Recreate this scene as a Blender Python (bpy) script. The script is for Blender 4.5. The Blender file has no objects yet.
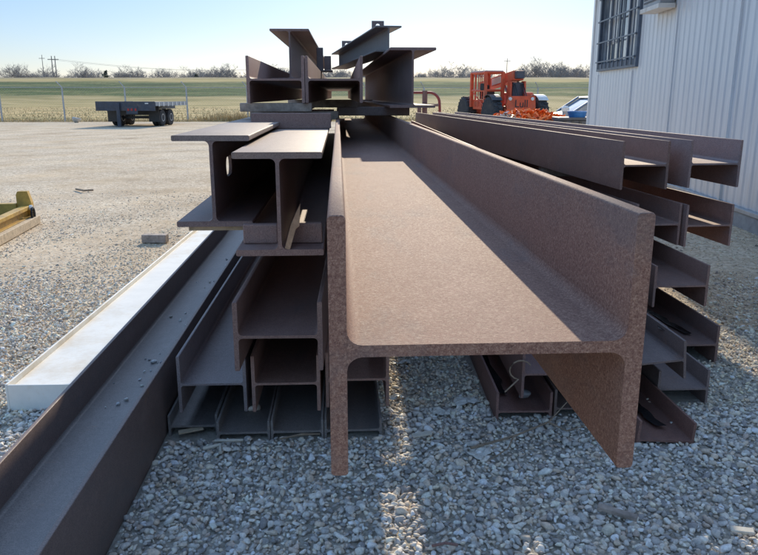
import bpy, bmesh, math, random
import numpy as np
from mathutils import Vector, Matrix, Euler

random.seed(7)
rng = np.random.default_rng(7)
scene = bpy.context.scene
COL = scene.collection
PI = math.pi

# ------------------------------------------------------------------ frame of the stack
SY = math.radians(3.16)            # the stacks run a little left of the view direction


def W(u, v, h=0.0):
    return Vector((u * math.cos(SY) - v * math.sin(SY), u * math.sin(SY) + v * math.cos(SY), h))


# ------------------------------------------------------------------ materials
def new_mat(name):
    m = bpy.data.materials.new(name)
    m.use_nodes = True
    nt = m.node_tree
    b = nt.nodes['Principled BSDF']
    return m, nt, b


def N(nt, t, **kw):
    n = nt.nodes.new(t)
    for k, v in kw.items():
        setattr(n, k, v)
    return n


def pos_vec(nt, scale=(1, 1, 1)):
    g = N(nt, 'ShaderNodeNewGeometry')
    mp = N(nt, 'ShaderNodeMapping')
    mp.inputs['Scale'].default_value = scale
    nt.links.new(g.outputs['Position'], mp.inputs['Vector'])
    return mp.outputs['Vector']


def obj_vec(nt, scale=(1, 1, 1)):
    g = N(nt, 'ShaderNodeTexCoord')
    mp = N(nt, 'ShaderNodeMapping')
    mp.inputs['Scale'].default_value = scale
    nt.links.new(g.outputs['Object'], mp.inputs['Vector'])
    return mp.outputs['Vector']


def noise(nt, vec, scale, detail=4, rough=0.6):
    n = N(nt, 'ShaderNodeTexNoise')
    n.inputs['Scale'].default_value = scale
    n.inputs['Detail'].default_value = detail
    n.inputs['Roughness'].default_value = rough
    nt.links.new(vec, n.inputs['Vector'])
    return n.outputs['Fac']


def ramp(nt, fac, stops):
    r = N(nt, 'ShaderNodeValToRGB')
    e = r.color_ramp.elements
    while len(e) < len(stops):
        e.new(0.5)
    for i, (p, c) in enumerate(stops):
        e[i].position = p
        e[i].color = (*c, 1) if len(c) == 3 else c
    nt.links.new(fac, r.inputs['Fac'])
    return r.outputs['Color']


def mix(nt, fac, a, b, mode='MIX'):
    m = N(nt, 'ShaderNodeMix', data_type='RGBA', blend_type=mode)
    if isinstance(fac, float):
        m.inputs[0].default_value = fac
    else:
        nt.links.new(fac, m.inputs[0])
    for i, s in ((6, a), (7, b)):
        if isinstance(s, tuple):
            m.inputs[i].default_value = (*s, 1)
        else:
            nt.links.new(s, m.inputs[i])
    return m.outputs[2]


def bump(nt, b, h, strength=0.3, dist=0.01):
    bp = N(nt, 'ShaderNodeBump')
    bp.inputs['Strength'].default_value = strength
    bp.inputs['Distance'].default_value = dist
    nt.links.new(h, bp.inputs['Height'])
    nt.links.new(bp.outputs['Normal'], b.inputs['Normal'])
    return bp


def math_node(nt, op, a, b):
    m = N(nt, 'ShaderNodeMath', operation=op)
    for i, s in enumerate((a, b)):
        if isinstance(s, (int, float)):
            m.inputs[i].default_value = s
        else:
            nt.links.new(s, m.inputs[i])
    return m.outputs[0]


def mat_rust(name, dark, mid, light, rough=0.62, spec=0.5, fine=1.0, bloom=0.5, grain=0.62, wmed=0.12, wst=0.12):
    m, nt, b = new_mat(name)
    v = pos_vec(nt)
    big = noise(nt, v, 2.3, 5, 0.65)
    med = noise(nt, v, 30, 6, 0.7)
    sm = noise(nt, v, 190 * fine, 3, 0.6)
    xs = noise(nt, v, 460 * fine, 2, 0.6)
    f = math_node(nt, 'ADD', math_node(nt, 'MULTIPLY', big, 0.06), math_node(nt, 'MULTIPLY', med, wmed))
    f = math_node(nt, 'ADD', f, math_node(nt, 'MULTIPLY', sm, grain * 0.6))
    f = math_node(nt, 'ADD', f, math_node(nt, 'MULTIPLY', xs, 0.94 - wmed - grain * 0.6))
    c = ramp(nt, f, [(0.38, dark), (0.5, mid), (0.62, light)])
    # faint rain streaks down the faces and along the length
    st = noise(nt, pos_vec(nt, (14, 1.2, 2.2)), 3.0, 5, 0.65)
    c = mix(nt, wst, c, ramp(nt, st, [(0.35, tuple(x * 0.6 for x in mid)), (0.65, tuple(min(1, x * 1.22) for x in mid))]), 'MIX')
    # small pale scale flecks and dark pits
    vo = N(nt, 'ShaderNodeTexVoronoi')
    vo.inputs['Scale'].default_value = 170 * fine
    nt.links.new(v, vo.inputs['Vector'])
    fl = ramp(nt, vo.outputs['Distance'], [(0.0, (1, 1, 1)), (0.30, (0, 0, 0))])
    fl2 = mix(nt, 1.0, fl, ramp(nt, noise(nt, v, 110, 3), [(0.52, (0, 0, 0)), (0.60, (0.5, 0.5, 0.5))]), 'MULTIPLY')
    c = mix(nt, fl2, c, tuple(min(1, x * 1.5 + 0.05) for x in light))
    pit = ramp(nt, noise(nt, v, 120, 4, 0.7), [(0.28, (0.5, 0.45, 0.45)), (0.40, (1, 1, 1))])
    c = mix(nt, 1.0, c, pit, 'MULTIPLY')
    ob = ramp(nt, noise(nt, v, 7.5, 7, 0.75), [(0.60, (0, 0, 0)), (0.76, (bloom, bloom, bloom))])
    c = mix(nt, ob, c, (0.33, 0.15, 0.065))
    scale_ = ramp(nt, noise(nt, pos_vec(nt, (3.0, 1.0, 3.0)), 1.6, 8, 0.72), [(0.52, (0, 0, 0)), (0.66, (0.38, 0.38, 0.38))])
    g_ = sum(mid) / 3
    c = mix(nt, scale_, c, (g_ * 0.80, g_ * 0.74, g_ * 0.76))
    dust_ = ramp(nt, noise(nt, pos_vec(nt, (2.2, 1.3, 2.2)), 2.1, 9, 0.75), [(0.55, (0, 0, 0)), (0.72, (0.30, 0.30, 0.30))])
    c = mix(nt, dust_, c, tuple(min(1, x * 1.12 + 0.02) for x in light))
    oi = N(nt, 'ShaderNodeObjectInfo')
    c = mix(nt, 1.0, c, oi.outputs['Color'], 'MULTIPLY')
    nt.links.new(c, b.inputs['Base Color'])
    rr = ramp(nt, sm, [(0.3, (rough - 0.08,) * 3), (0.7, (rough + 0.12,) * 3)])
    nt.links.new(rr, b.inputs['Roughness'])
    b.inputs['Specular IOR Level'].default_value = spec
    hh = math_node(nt, 'ADD', math_node(nt, 'MULTIPLY', sm, 0.9), math_node(nt, 'MULTIPLY', xs, 0.5))
    bump(nt, b, hh, 0.38, 0.0022)
    return m


def mat_simple(name, col, rough=0.6, metal=0.0, var=0.25, scale=8.0, bmp=0.15, spec=0.5, dirt=None):
    m, nt, b = new_mat(name)
    v = pos_vec(nt)
    f = noise(nt, v, scale, 6, 0.68)
    lo = tuple(max(0, x * (1 - var)) for x in col)
    hi = tuple(min(1, x * (1 + var)) for x in col)
    c = ramp(nt, f, [(0.35, lo), (0.65, hi)])
    if dirt:
        c = mix(nt, ramp(nt, noise(nt, v, scale * 0.45, 7, 0.75), [(0.5, (0, 0, 0)), (0.72, (0.8, 0.8, 0.8))]), c, dirt)
    nt.links.new(c, b.inputs['Base Color'])
    b.inputs['Roughness'].default_value = rough
    b.inputs['Metallic'].default_value = metal
    b.inputs['Specular IOR Level'].default_value = spec
    if bmp:
        bump(nt, b, noise(nt, v, scale * 6, 4), bmp, 0.004)
    return m


M = {}
M['rust_big'] = mat_rust('rust_near', (0.165, 0.084, 0.067), (0.265, 0.15, 0.114), (0.40, 0.256, 0.19), 0.74, 0.18, 0.95, 0.07, 0.78, 0.045, 0.05)
M['rust'] = mat_rust('rust_brown', (0.16, 0.085, 0.07), (0.285, 0.168, 0.14), (0.43, 0.285, 0.235), 0.60, 0.45)
M['rust_top'] = mat_rust('rust_pale', (0.16, 0.10, 0.08), (0.29, 0.195, 0.155), (0.44, 0.32, 0.26), 0.62, 0.5)
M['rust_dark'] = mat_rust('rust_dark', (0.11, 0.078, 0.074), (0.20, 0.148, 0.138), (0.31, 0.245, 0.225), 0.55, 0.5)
M['trough'] = mat_rust('grey_mill_scale', (0.12, 0.105, 0.10), (0.215, 0.185, 0.172), (0.33, 0.29, 0.265), 0.5, 0.5)
M['trough_side'] = mat_rust('dark_mill_scale', (0.11, 0.074, 0.064), (0.195, 0.135, 0.118), (0.29, 0.215, 0.19), 0.55, 0.45)
M['rust_red'] = mat_rust('rust_red', (0.14, 0.072, 0.06), (0.26, 0.135, 0.112), (0.37, 0.215, 0.175), 0.6, 0.5)
M['primer'] = mat_rust('grey_primer_steel', (0.09, 0.09, 0.10), (0.16, 0.155, 0.16), (0.25, 0.235, 0.23), 0.5, 0.5)
M['white'] = mat_simple('white_paint_steel', (0.80, 0.775, 0.71), 0.45, 0, 0.06, 4, 0.08, 0.4, (0.58, 0.46, 0.30))
M['wood'] = mat_simple('weathered_timber', (0.36, 0.295, 0.25), 0.85, 0, 0.35, 14, 0.5)
M['lath'] = mat_simple('splintered_lath', (0.50, 0.29, 0.165), 0.8, 0, 0.25, 25, 0.4)
M['wood_pale'] = mat_simple('broken_timber', (0.50, 0.40, 0.28), 0.8, 0, 0.25, 25, 0.4)
M['yellow'] = mat_simple('yellow_paint', (0.50, 0.30, 0.055), 0.55, 0, 0.2, 9, 0.1, 0.5, (0.16, 0.09, 0.05))
M['orange'] = mat_simple('orange_paint', (0.66, 0.10, 0.040), 0.5, 0, 0.2, 3, 0.05, 0.4, (0.40, 0.17, 0.10))
M['orange_net'] = mat_simple('orange_plastic', (0.90, 0.20, 0.035), 0.5, 0, 0.25, 5, 0.1)
M['red'] = mat_simple('red_paint', (0.36, 0.07, 0.06), 0.5, 0, 0.2, 9, 0.1, 0.5, (0.2, 0.08, 0.06))
M['lamp_red'] = mat_simple('red_lens', (0.45, 0.03, 0.03), 0.3, 0, 0.1, 9, 0)
M['black'] = mat_simple('black_plastic', (0.022, 0.023, 0.026), 0.4, 0, 0.2, 9, 0.1)
M['film'] = mat_simple('black_film', (0.012, 0.012, 0.015), 0.22, 0, 0.2, 40, 0.6)
M['tyre'] = mat_simple('tyre_rubber', (0.035, 0.036, 0.04), 0.8, 0, 0.3, 9, 0.2, 0.4, (0.12, 0.10, 0.085))
M['grey_paint'] = mat_simple('grey_paint', (0.33, 0.34, 0.36), 0.45, 0.2, 0.15, 9, 0.05)
M['pale_paint'] = mat_simple('pale_paint', (0.74, 0.73, 0.70), 0.45, 0, 0.1, 6, 0.05, 0.5, (0.5, 0.45, 0.38))
M['dark_paint'] = mat_simple('dark_paint', (0.05, 0.058, 0.08), 0.5, 0, 0.25, 5, 0.05, 0.5, (0.13, 0.10, 0.085))
M['galv'] = mat_simple('galvanised_steel', (0.42, 0.44, 0.46), 0.45, 0.5, 0.15, 9, 0.05)
M['blue'] = mat_simple('blue_plastic', (0.03, 0.15, 0.42), 0.45, 0, 0.1, 6, 0.05)
M['litter'] = mat_simple('litter_plastic', (0.60, 0.58, 0.53), 0.3, 0, 0.12, 30, 0.3)
M['paper'] = mat_simple('paper', (0.62, 0.57, 0.48), 0.8, 0, 0.12, 30, 0.3)
M['twig'] = mat_simple('dry_twig', (0.27, 0.20, 0.14), 0.85, 0, 0.25, 30, 0.2)
M['bark'] = mat_simple('hazed_bark', (0.32, 0.295, 0.275), 0.9, 0, 0.2, 2, 0.2)  # lightened: distance haze is mixed into the bark colour
M['twigs'] = mat_simple('bare_twigs', (0.29, 0.265, 0.245), 0.9, 0, 0.2, 0.6, 0)  # distance haze lightened into the twig colour too
M['evergreen'] = mat_simple('evergreen', (0.10, 0.12, 0.085), 0.9, 0, 0.4, 1.5, 0)
M['pole'] = mat_simple('utility_timber', (0.21, 0.18, 0.165), 0.9, 0, 0.2, 3, 0.1)
M['trim'] = mat_simple('window_trim', (0.10, 0.135, 0.19), 0.45, 0, 0.15, 9, 0.05)
M['concrete'] = mat_simple('concrete', (0.33, 0.32, 0.31), 0.85, 0, 0.2, 6, 0.3)
M['roof'] = mat_simple('roof_metal', (0.40, 0.42, 0.44), 0.5, 0.2, 0.1, 3, 0.05)
M['silver'] = mat_simple('silver_car_paint', (0.26, 0.29, 0.34), 0.35, 0.4, 0.05, 3, 0)

# siding: pale blue-white baked enamel with run-off streaks
m, nt, b = new_mat('metal_siding')
v = pos_vec(nt)
c = ramp(nt, noise(nt, pos_vec(nt, (3, 3, 0.25)), 2.2, 6, 0.7), [(0.3, (0.68, 0.71, 0.74)), (0.55, (0.78, 0.81, 0.84)), (0.75, (0.84, 0.86, 0.88))])
c = mix(nt, ramp(nt, noise(nt, pos_vec(nt, (4, 4, 0.5)), 1.3, 8, 0.8), [(0.55, (0, 0, 0)), (0.8, (0.4, 0.4, 0.4))]), c, (0.45, 0.44, 0.42))
sz_ = N(nt, 'ShaderNodeSeparateXYZ')
nt.links.new(v, sz_.inputs['Vector'])
hgt = math_node(nt, 'ADD', sz_.outputs['Z'], math_node(nt, 'MULTIPLY', noise(nt, pos_vec(nt, (5, 5, 0.8)), 1.5, 7, 0.75), 1.6))
c = mix(nt, ramp(nt, math_node(nt, 'DIVIDE', hgt, 4.0), [(0.20, (0.5, 0.5, 0.5)), (0.42, (0, 0, 0))]), c, (0.47, 0.43, 0.37))
nt.links.new(c, b.inputs['Base Color'])
b.inputs['Roughness'].default_value = 0.38
b.inputs['Metallic'].default_value = 0.15
bump(nt, b, noise(nt, v, 3.0, 3), 0.12, 0.02)
M['siding'] = m

m, nt, b = new_mat('window_glass')
c = ramp(nt, noise(nt, pos_vec(nt, (1, 1, 1)), 1.4, 2), [(0.4, (0.16, 0.20, 0.24)), (0.6, (0.36, 0.42, 0.48))])  # lightened base stands in for sky mirrored in the panes
nt.links.new(c, b.inputs['Base Color'])
b.inputs['Roughness'].default_value = 0.04
b.inputs['Specular IOR Level'].default_value = 0.9
M['glass'] = m

m, nt, b = new_mat('sky_reflection')
c = ramp(nt, noise(nt, pos_vec(nt, (1, 6, 0.4)), 3, 3), [(0.4, (0.5, 0.52, 0.52)), (0.6, (0.72, 0.73, 0.72))])  # pale tones painted as sky reflected in the window
nt.links.new(c, b.inputs['Base Color'])
b.inputs['Roughness'].default_value = 0.25
M['sky_reflection'] = m

# gravel stones: colour carried by the mesh, plus mottling
m, nt, b = new_mat('gravel_stone')
a = N(nt, 'ShaderNodeAttribute', attribute_name='stone_colour')
mo = ramp(nt, noise(nt, pos_vec(nt), 70, 5, 0.7), [(0.3, (0.62, 0.62, 0.64)), (0.7, (1.15, 1.13, 1.10))])
c = mix(nt, 1.0, a.outputs['Color'], mo, 'MULTIPLY')
nt.links.new(c, b.inputs['Base Color'])
b.inputs['Roughness'].default_value = 0.72
bump(nt, b, noise(nt, pos_vec(nt), 220, 4), 0.35, 0.002)
M['stone'] = m

# yard ground: tan dirt, packed gravel and tyre tracks
m, nt, b = new_mat('yard_ground')
v = pos_vec(nt)
base = ramp(nt, noise(nt, v, 0.35, 8, 0.65), [(0.3, (0.47, 0.355, 0.235)), (0.5, (0.61, 0.475, 0.325)), (0.7, (0.74, 0.595, 0.425))])
# tyre tracks sweeping across the yard
mp_ = N(nt, 'ShaderNodeMapping')
mp_.inputs['Rotation'].default_value = (0, 0, math.radians(-58))
gp_ = N(nt, 'ShaderNodeNewGeometry')
nt.links.new(gp_.outputs['Position'], mp_.inputs['Vector'])
wv = N(nt, 'ShaderNodeTexWave', wave_type='BANDS', bands_direction='Y')
wv.inputs['Scale'].default_value = 0.16
wv.inputs['Distortion'].default_value = 9.0
wv.inputs['Detail'].default_value = 5
wv.inputs['Detail Scale'].default_value = 0.7
wv.inputs['Detail Roughness'].default_value = 0.62
nt.links.new(mp_.outputs['Vector'], wv.inputs['Vector'])
trk = ramp(nt, wv.outputs['Fac'], [(0.10, (0.82, 0.80, 0.78)), (0.5, (0.97, 0.96, 0.95)), (0.9, (1.10, 1.09, 1.06))])
base = mix(nt, 1.0, base, trk, 'MULTIPLY')
track = ramp(nt, noise(nt, pos_vec(nt, (0.5, 1.0, 1)), 0.8, 9, 0.75), [(0.36, (0.72, 0.71, 0.71)), (0.6, (1.06, 1.05, 1.03))])
base = mix(nt, 1.0, base, track, 'MULTIPLY')
vo = N(nt, 'ShaderNodeTexVoronoi')
vo.inputs['Scale'].default_value = 34
nt.links.new(v, vo.inputs['Vector'])
peb = ramp(nt, vo.outputs['Color'], [(0.1, (0.40, 0.325, 0.24)), (0.5, (0.62, 0.51, 0.38)), (0.9, (0.80, 0.70, 0.55))])
pf = ramp(nt, noise(nt, v, 0.7, 7, 0.7), [(0.36, (0.25, 0.25, 0.25)), (0.6, (0.85, 0.85, 0.85))])
base = mix(nt, pf, base, peb)
gr = ramp(nt, noise(nt, v, 11, 9, 0.86), [(0.34, (0.60, 0.59, 0.58)), (0.5, (0.96, 0.96, 0.96)), (0.66, (1.16, 1.15, 1.13))])
base = mix(nt, 1.0, base, gr, 'MULTIPLY')
nt.links.new(base, b.inputs['Base Color'])
b.inputs['Roughness'].default_value = 0.95
b.inputs['Specular IOR Level'].default_value = 0.05
hh = math_node(nt, 'ADD', math_node(nt, 'MULTIPLY', vo.outputs['Distance'], -0.6), math_node(nt, 'MULTIPLY', noise(nt, v, 5, 8, 0.7), 1.5))
bump(nt, b, hh, 0.35, 0.03)
M['ground'] = m

m, nt, b = new_mat('stone_bed')
v = pos_vec(nt)
c = ramp(nt, noise(nt, v, 30, 6, 0.8), [(0.3, (0.36, 0.33, 0.28)), (0.7, (0.60, 0.55, 0.47))])
nt.links.new(c, b.inputs['Base Color'])
b.inputs['Roughness'].default_value = 0.95
bump(nt, b, noise(nt, v, 45, 5, 0.8), 0.8, 0.02)
M['bed'] = m


def mat_grass(name, stops, stretch, sc):
    m, nt, b = new_mat(name)
    f = noise(nt, pos_vec(nt, stretch), sc, 9, 0.68)
    c = ramp(nt, f, stops)
    g = ramp(nt, noise(nt, pos_vec(nt, (1, 0.5, 1)), 1.7, 6, 0.8), [(0.3, (0.6, 0.6, 0.6)), (0.7, (1.25, 1.25, 1.2))])
    c = mix(nt, 1.0, c, g, 'MULTIPLY')
    nt.links.new(c, b.inputs['Base Color'])
    b.inputs['Roughness'].default_value = 0.95
    b.inputs['Specular IOR Level'].default_value = 0.1
    return m


M['field'] = mat_grass('dry_grass_field', [(0.34, (0.17, 0.165, 0.06)), (0.46, (0.37, 0.285, 0.125)), (0.57, (0.56, 0.40, 0.19)), (0.68, (0.63, 0.47, 0.25))], (0.4, 1, 1), 0.28)
M['levee'] = mat_grass('levee_grass', [(0.34, (0.035, 0.065, 0.022)), (0.48, (0.085, 0.13, 0.045)), (0.57, (0.16, 0.175, 0.065)), (0.68, (0.34, 0.28, 0.13))], (0.10, 1, 2.0), 0.45)
m_ = M['levee']
nt = m_.node_tree
b = nt.nodes['Principled BSDF']
old = b.inputs['Base Color'].links[0].from_socket
sx_ = N(nt, 'ShaderNodeSeparateXYZ')
gp = N(nt, 'ShaderNodeNewGeometry')
nt.links.new(gp.outputs['Position'], sx_.inputs['Vector'])
zz = math_node(nt, 'ADD', sx_.outputs['Z'], math_node(nt, 'MULTIPLY', noise(nt, pos_vec(nt, (0.06, 0.3, 1)), 0.8, 6, 0.65), 1.8))
zr = ramp(nt, math_node(nt, 'DIVIDE', zz, 6.0), [(0.36, (1, 1, 1)), (0.44, (0, 0, 0)), (0.76, (0, 0, 0)), (0.84, (1, 1, 1))])
tan = ramp(nt, noise(nt, pos_vec(nt, (0.15, 1, 2)), 0.5, 8, 0.7), [(0.3, (0.22, 0.19, 0.07)), (0.5, (0.42, 0.32, 0.14)), (0.7, (0.57, 0.43, 0.22))])
nt.links.new(mix(nt, zr, old, tan), b.inputs['Base Color'])
M['crest'] = mat_grass('crest_grass', [(0.32, (0.24, 0.20, 0.11)), (0.55, (0.38, 0.31, 0.19)), (0.72, (0.46, 0.38, 0.24))], (0.2, 1, 1), 0.3)
M['blade'] = mat_grass('dry_blades', [(0.3, (0.42, 0.31, 0.15)), (0.5, (0.58, 0.43, 0.22)), (0.7, (0.70, 0.54, 0.31))], (1, 1, 1), 0.7)


# ------------------------------------------------------------------ mesh helpers
class MB:
    def __init__(s):
        s.v, s.f = [], []

    def add(s, vs, fs):
        o = len(s.v)
        s.v += [tuple(p) for p in vs]
        s.f += [tuple(i + o for i in f) for f in fs]

    def box(s, x0, x1, y0, y1, z0, z1, bev=0.0, mtx=None):
        bm = bmesh.new()
        bmesh.ops.create_cube(bm, size=1)
        for q in bm.verts:
            q.co = Vector(((x0 + x1) / 2 + q.co.x * (x1 - x0), (y0 + y1) / 2 + q.co.y * (y1 - y0), (z0 + z1) / 2 + q.co.z * (z1 - z0)))
        if bev:
            bmesh.ops.bevel(bm, geom=bm.edges[:], offset=bev, segments=2, profile=0.5, affect='EDGES')
        if mtx:
            bm.transform(mtx)
        bm.verts.index_update()
        s.add([q.co[:] for q in bm.verts], [[q.index for q in f.verts] for f in bm.faces])
        bm.free()
        return s

    def tube(s, pts, r, n=8, closed=False, caps=True):
        pts = [Vector(p) for p in pts]
        rs = r if isinstance(r, (list, tuple)) else [r] * len(pts)
        rings = []
        for i, p in enumerate(pts):
            a = pts[max(0, i - 1)]
            c = pts[min(len(pts) - 1, i + 1)]
            if closed:
                a, c = pts[i - 1], pts[(i + 1) % len(pts)]
            t = (c - a).normalized()
            ref = Vector((0, 0, 1)) if abs(t.z) < 0.9 else Vector((1, 0, 0))
            e1 = t.cross(ref).normalized()
            e2 = t.cross(e1)
            rings.append([p + (e1 * math.cos(2 * PI * k / n) + e2 * math.sin(2 * PI * k / n)) * rs[i] for k in range(n)])
        vs = [q for ring in rings for q in ring]
        fs = []
        m_ = len(pts)
        for i in range(m_ if closed else m_ - 1):
            j = (i + 1) % m_
            for k in range(n):
                fs.append((i * n + k, i * n + (k + 1) % n, j * n + (k + 1) % n, j * n + k))
        if caps and not closed:
            fs.append(tuple(range(n))[::-1])
            fs.append(tuple((m_ - 1) * n + k for k in range(n)))
        s.add(vs, fs)
        return s

    def lathe(s, prof, n=24, axis='x', at=(0, 0, 0)):
        """prof: (along, radius) pairs turned round the axis"""
        vs, fs = [], []
        for a, r in prof:
            for k in range(n):
                t = 2 * PI * k / n
                c_, s_ = r * math.cos(t), r * math.sin(t)
                p = {'x': (a, c_, s_), 'y': (c_, a, s_), 'z': (c_, s_, a)}[axis]
                vs.append((p[0] + at[0], p[1] + at[1], p[2] + at[2]))
        m_ = len(prof)
        for i in range(m_ - 1):
            for k in range(n):
                fs.append((i * n + k, i * n + (k + 1) % n, (i + 1) * n + (k + 1) % n, (i + 1) * n + k))
        fs.append(tuple(range(n))[::-1])
        fs.append(tuple((m_ - 1) * n + k for k in range(n)))
        s.add(vs, fs)
        return s

    def prism(s, poly, y0, y1, axis='y'):
        n = len(poly)
        if axis == 'y':
            vs = [(x, y0, z) for x, z in poly] + [(x, y1, z) for x, z in poly]
        elif axis == 'x':
            vs = [(y0, x, z) for x, z in poly] + [(y1, x, z) for x, z in poly]
        else:
            vs = [(x, z, y0) for x, z in poly] + [(x, z, y1) for x, z in poly]
        fs = [tuple(range(n))[::-1], tuple(range(n, 2 * n))] + [(i, (i + 1) % n, n + (i + 1) % n, n + i) for i in range(n)]
        s.add(vs, fs)
        return s

    def mesh(s, name, mat, smooth=False):
        me = bpy.data.meshes.new(name)
        me.from_pydata(s.v, [], s.f)
        me.materials.append(mat)
        bm = bmesh.new()
        bm.from_mesh(me)
        bmesh.ops.recalc_face_normals(bm, faces=bm.faces)
        bm.to_mesh(me)
        bm.free()
        if smooth:
            me.polygons.foreach_set('use_smooth', [True] * len(me.polygons))
            try:
                me.set_sharp_from_angle(angle=math.radians(38))
            except Exception:
                pass
        me.update()
        return me

    def build(s, name, mat, parent=None, smooth=False):
        o = bpy.data.objects.new(name, s.mesh(name, mat, smooth))
        COL.objects.link(o)
        if parent:
            o.parent = parent
        return o


def tag(o, label=None, cat=None, group=None, kind=None):
    if label: o['label'] = label
    if cat: o['category'] = cat
    if group: o['group'] = group
    if kind: o['kind'] = kind
    return o


def empty(name, loc, rz=0.0, label=None, cat=None, group=None):
    o = bpy.data.objects.new(name, None)
    o.empty_display_size = 0.1
    COL.objects.link(o)
    o.location = loc
    o.rotation_euler = (0, 0, rz)
    return tag(o, label, cat, group)


def copy_tree(o, parent=None):
    c = o.copy()
    COL.objects.link(c)
    c.parent = parent
    for ch in [q for q in o.children]:
        copy_tree(ch, c)
    return c


def cut(o, cutter_mb):
    """boolean hole through a mesh object"""
    k = cutter_mb.build('hole_cutter', M['black'], o.parent)
    bpy.context.view_layer.update()
    md = o.modifiers.new('hole', 'BOOLEAN')
    md.operation = 'DIFFERENCE'
    md.object = k
    md.solver = 'EXACT'
    dg = bpy.context.evaluated_depsgraph_get()
    me = bpy.data.meshes.new_from_object(o.evaluated_get(dg))
    o.modifiers.clear()
    o.data = me
    bpy.data.objects.remove(k)


# ------------------------------------------------------------------ wide flange beams
def extrude_profile(mb, prof, length, skip=(), bev=0.0025, cap=0.0014, wob=0.0, seed=0, segs=None, ragged=0.0):
    """prof: (x,z) closed loop.  skip: edge indices that stay open (contact faces)"""
    r = random.Random(seed)
    n = len(prof)
    if segs is None:
        segs = max(2, int(length / 0.5))
    cx = sum(p[0] for p in prof) / n
    cz = sum(p[1] for p in prof) / n
    ys = [0.0, bev] + [bev + (length - 2 * bev) * (i / segs) for i in range(1, segs)] + [length - bev, length]
    rows = []
    for j, y in enumerate(ys):
        inset = cap if j in (0, len(ys) - 1) and not skip else 0.0
        dx, dz = (r.uniform(-wob, wob), r.uniform(-wob, wob)) if 1 < j < len(ys) - 1 else (0, 0)
        row = []
        for x, z in prof:
            ix, iz = x, z
            if inset:
                d = math.hypot(x - cx, z - cz) or 1
                ix -= (x - cx) / d * inset
                iz -= (z - cz) / d * inset
            yy = y + (r.uniform(-ragged, ragged) if j < 2 and ragged else 0)
            row.append((ix + dx, yy, iz + dz))
        rows.append(row)
    vs = [p for row in rows for p in row]
    fs = []
    for j in range(len(ys) - 1):
        for k in range(n):
            if k in skip:
                continue
            fs.append((j * n + k, j * n + (k + 1) % n, (j + 1) * n + (k + 1) % n, (j + 1) * n + k))
    fs.append(tuple(range(n)))
    fs.append(tuple((len(ys) - 1) * n + k for k in range(n))[::-1])
    mb.add(vs, fs)


def rrect(x0, x1, z0, z1, r, n=3):
    pts = []
    for cx, cz, a0 in ((x1 - r, z1 - r, 0), (x0 + r, z1 - r, 90), (x0 + r, z0 + r, 180), (x1 - r, z0 + r, 270)):
        for k in range(n + 1):
            a = math.radians(a0 + 90 * k / n)
            pts.append((cx + r * math.cos(a), cz + r * math.sin(a)))
    return pts


beam_no = [0]


def beam(label, uc, v0, h0, d, bf, length, orient='H', slope=0.0, tw=None, tf=None, mat='rust', group=None, roll=0.0, pitch=0.0, fl_mats=None, world=None, ragged=0.0, name='steel_beam', half=None):
    """uc,v0: stack-frame position of the front end's middle; h0 its underside.
    H lies on its flange tips, I stands upright.  slope: extra turn from the stack direction."""
    beam_no[0] += 1
    sd = beam_no[0]
    tf = tf or d * 0.058
    tw = tw or tf * 0.66
    fr = tf * 0.85
    loc = world if world else W(uc, v0, h0)
    root = empty(name, loc, SY + slope, label, 'steel beam', group)
    root.rotation_euler = (pitch, roll, SY + slope)
    # profile in "I" orientation, rotated by 90 degrees for H
    wp = []
    zt, zb = d / 2 - tf, -d / 2 + tf
    q = 5
    for k in range(q + 1):   # top right fillet
        a = math.radians(90 * k / q)
        wp.append((tw / 2 + fr - fr * math.sin(a), zt - fr + fr * math.cos(a)))
    for k in range(q + 1):   # bottom right
        a = math.radians(90 * (1 - k / q))
        wp.append((tw / 2 + fr - fr * math.sin(a), zb + fr - fr * math.cos(a)))
    wp2 = [(-x, z) for x, z in wp[::-1]]
    wp = wp + wp2
    n1 = len(wp) // 2
    skip = (n1 - 1, len(wp) - 1)
    top = rrect(-bf / 2, bf / 2, zt, d / 2, min(tf * 0.22, 0.006))
    bot = rrect(-bf / 2, bf / 2, -d / 2, zb, min(tf * 0.22, 0.006))

    def turn(p):
        if orient == 'H':
            return [(-z, x + bf / 2) for x, z in p]
        return [(x, z + d / 2) for x, z in p]
    fm = fl_mats or (mat, mat)
    rt = random.Random(sd * 13 + 5)
    lum, wm = rt.uniform(0.78, 1.16), rt.uniform(-0.10, 0.08)
    tint_ = (1, 1, 1, 1) if sd == 1 else (lum * (1 + wm), lum, lum * (1 - wm), 1)
    for prof, nm, mt, sk in ((top, 'flange', fm[0], ()), (bot, 'flange', fm[1], ()), (wp, 'web', mat, skip)):
        mb = MB()
        extrude_profile(mb, turn(prof), length, sk, bev=0.0022, wob=0.0006, seed=sd, ragged=ragged)
        ob = mb.build(nm, M[mt], root, smooth=True)
        ob.color = tint_
    bpy.context.view_layer.update()
    return root


GL, GT, GR = 'rusty beams of the left stack', 'beams of the raised stack', 'rusty beams of the right stack'
# the big one in front
big = beam('large rusty H beam in the foreground, its sunlit web running away under the raised stack', 0.2285, 1.05, 0.905, 0.495, 0.425, 11.6, 'H', 0, tw=0.0195, tf=0.0275, mat='rust_big', ragged=0.0006)

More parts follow.
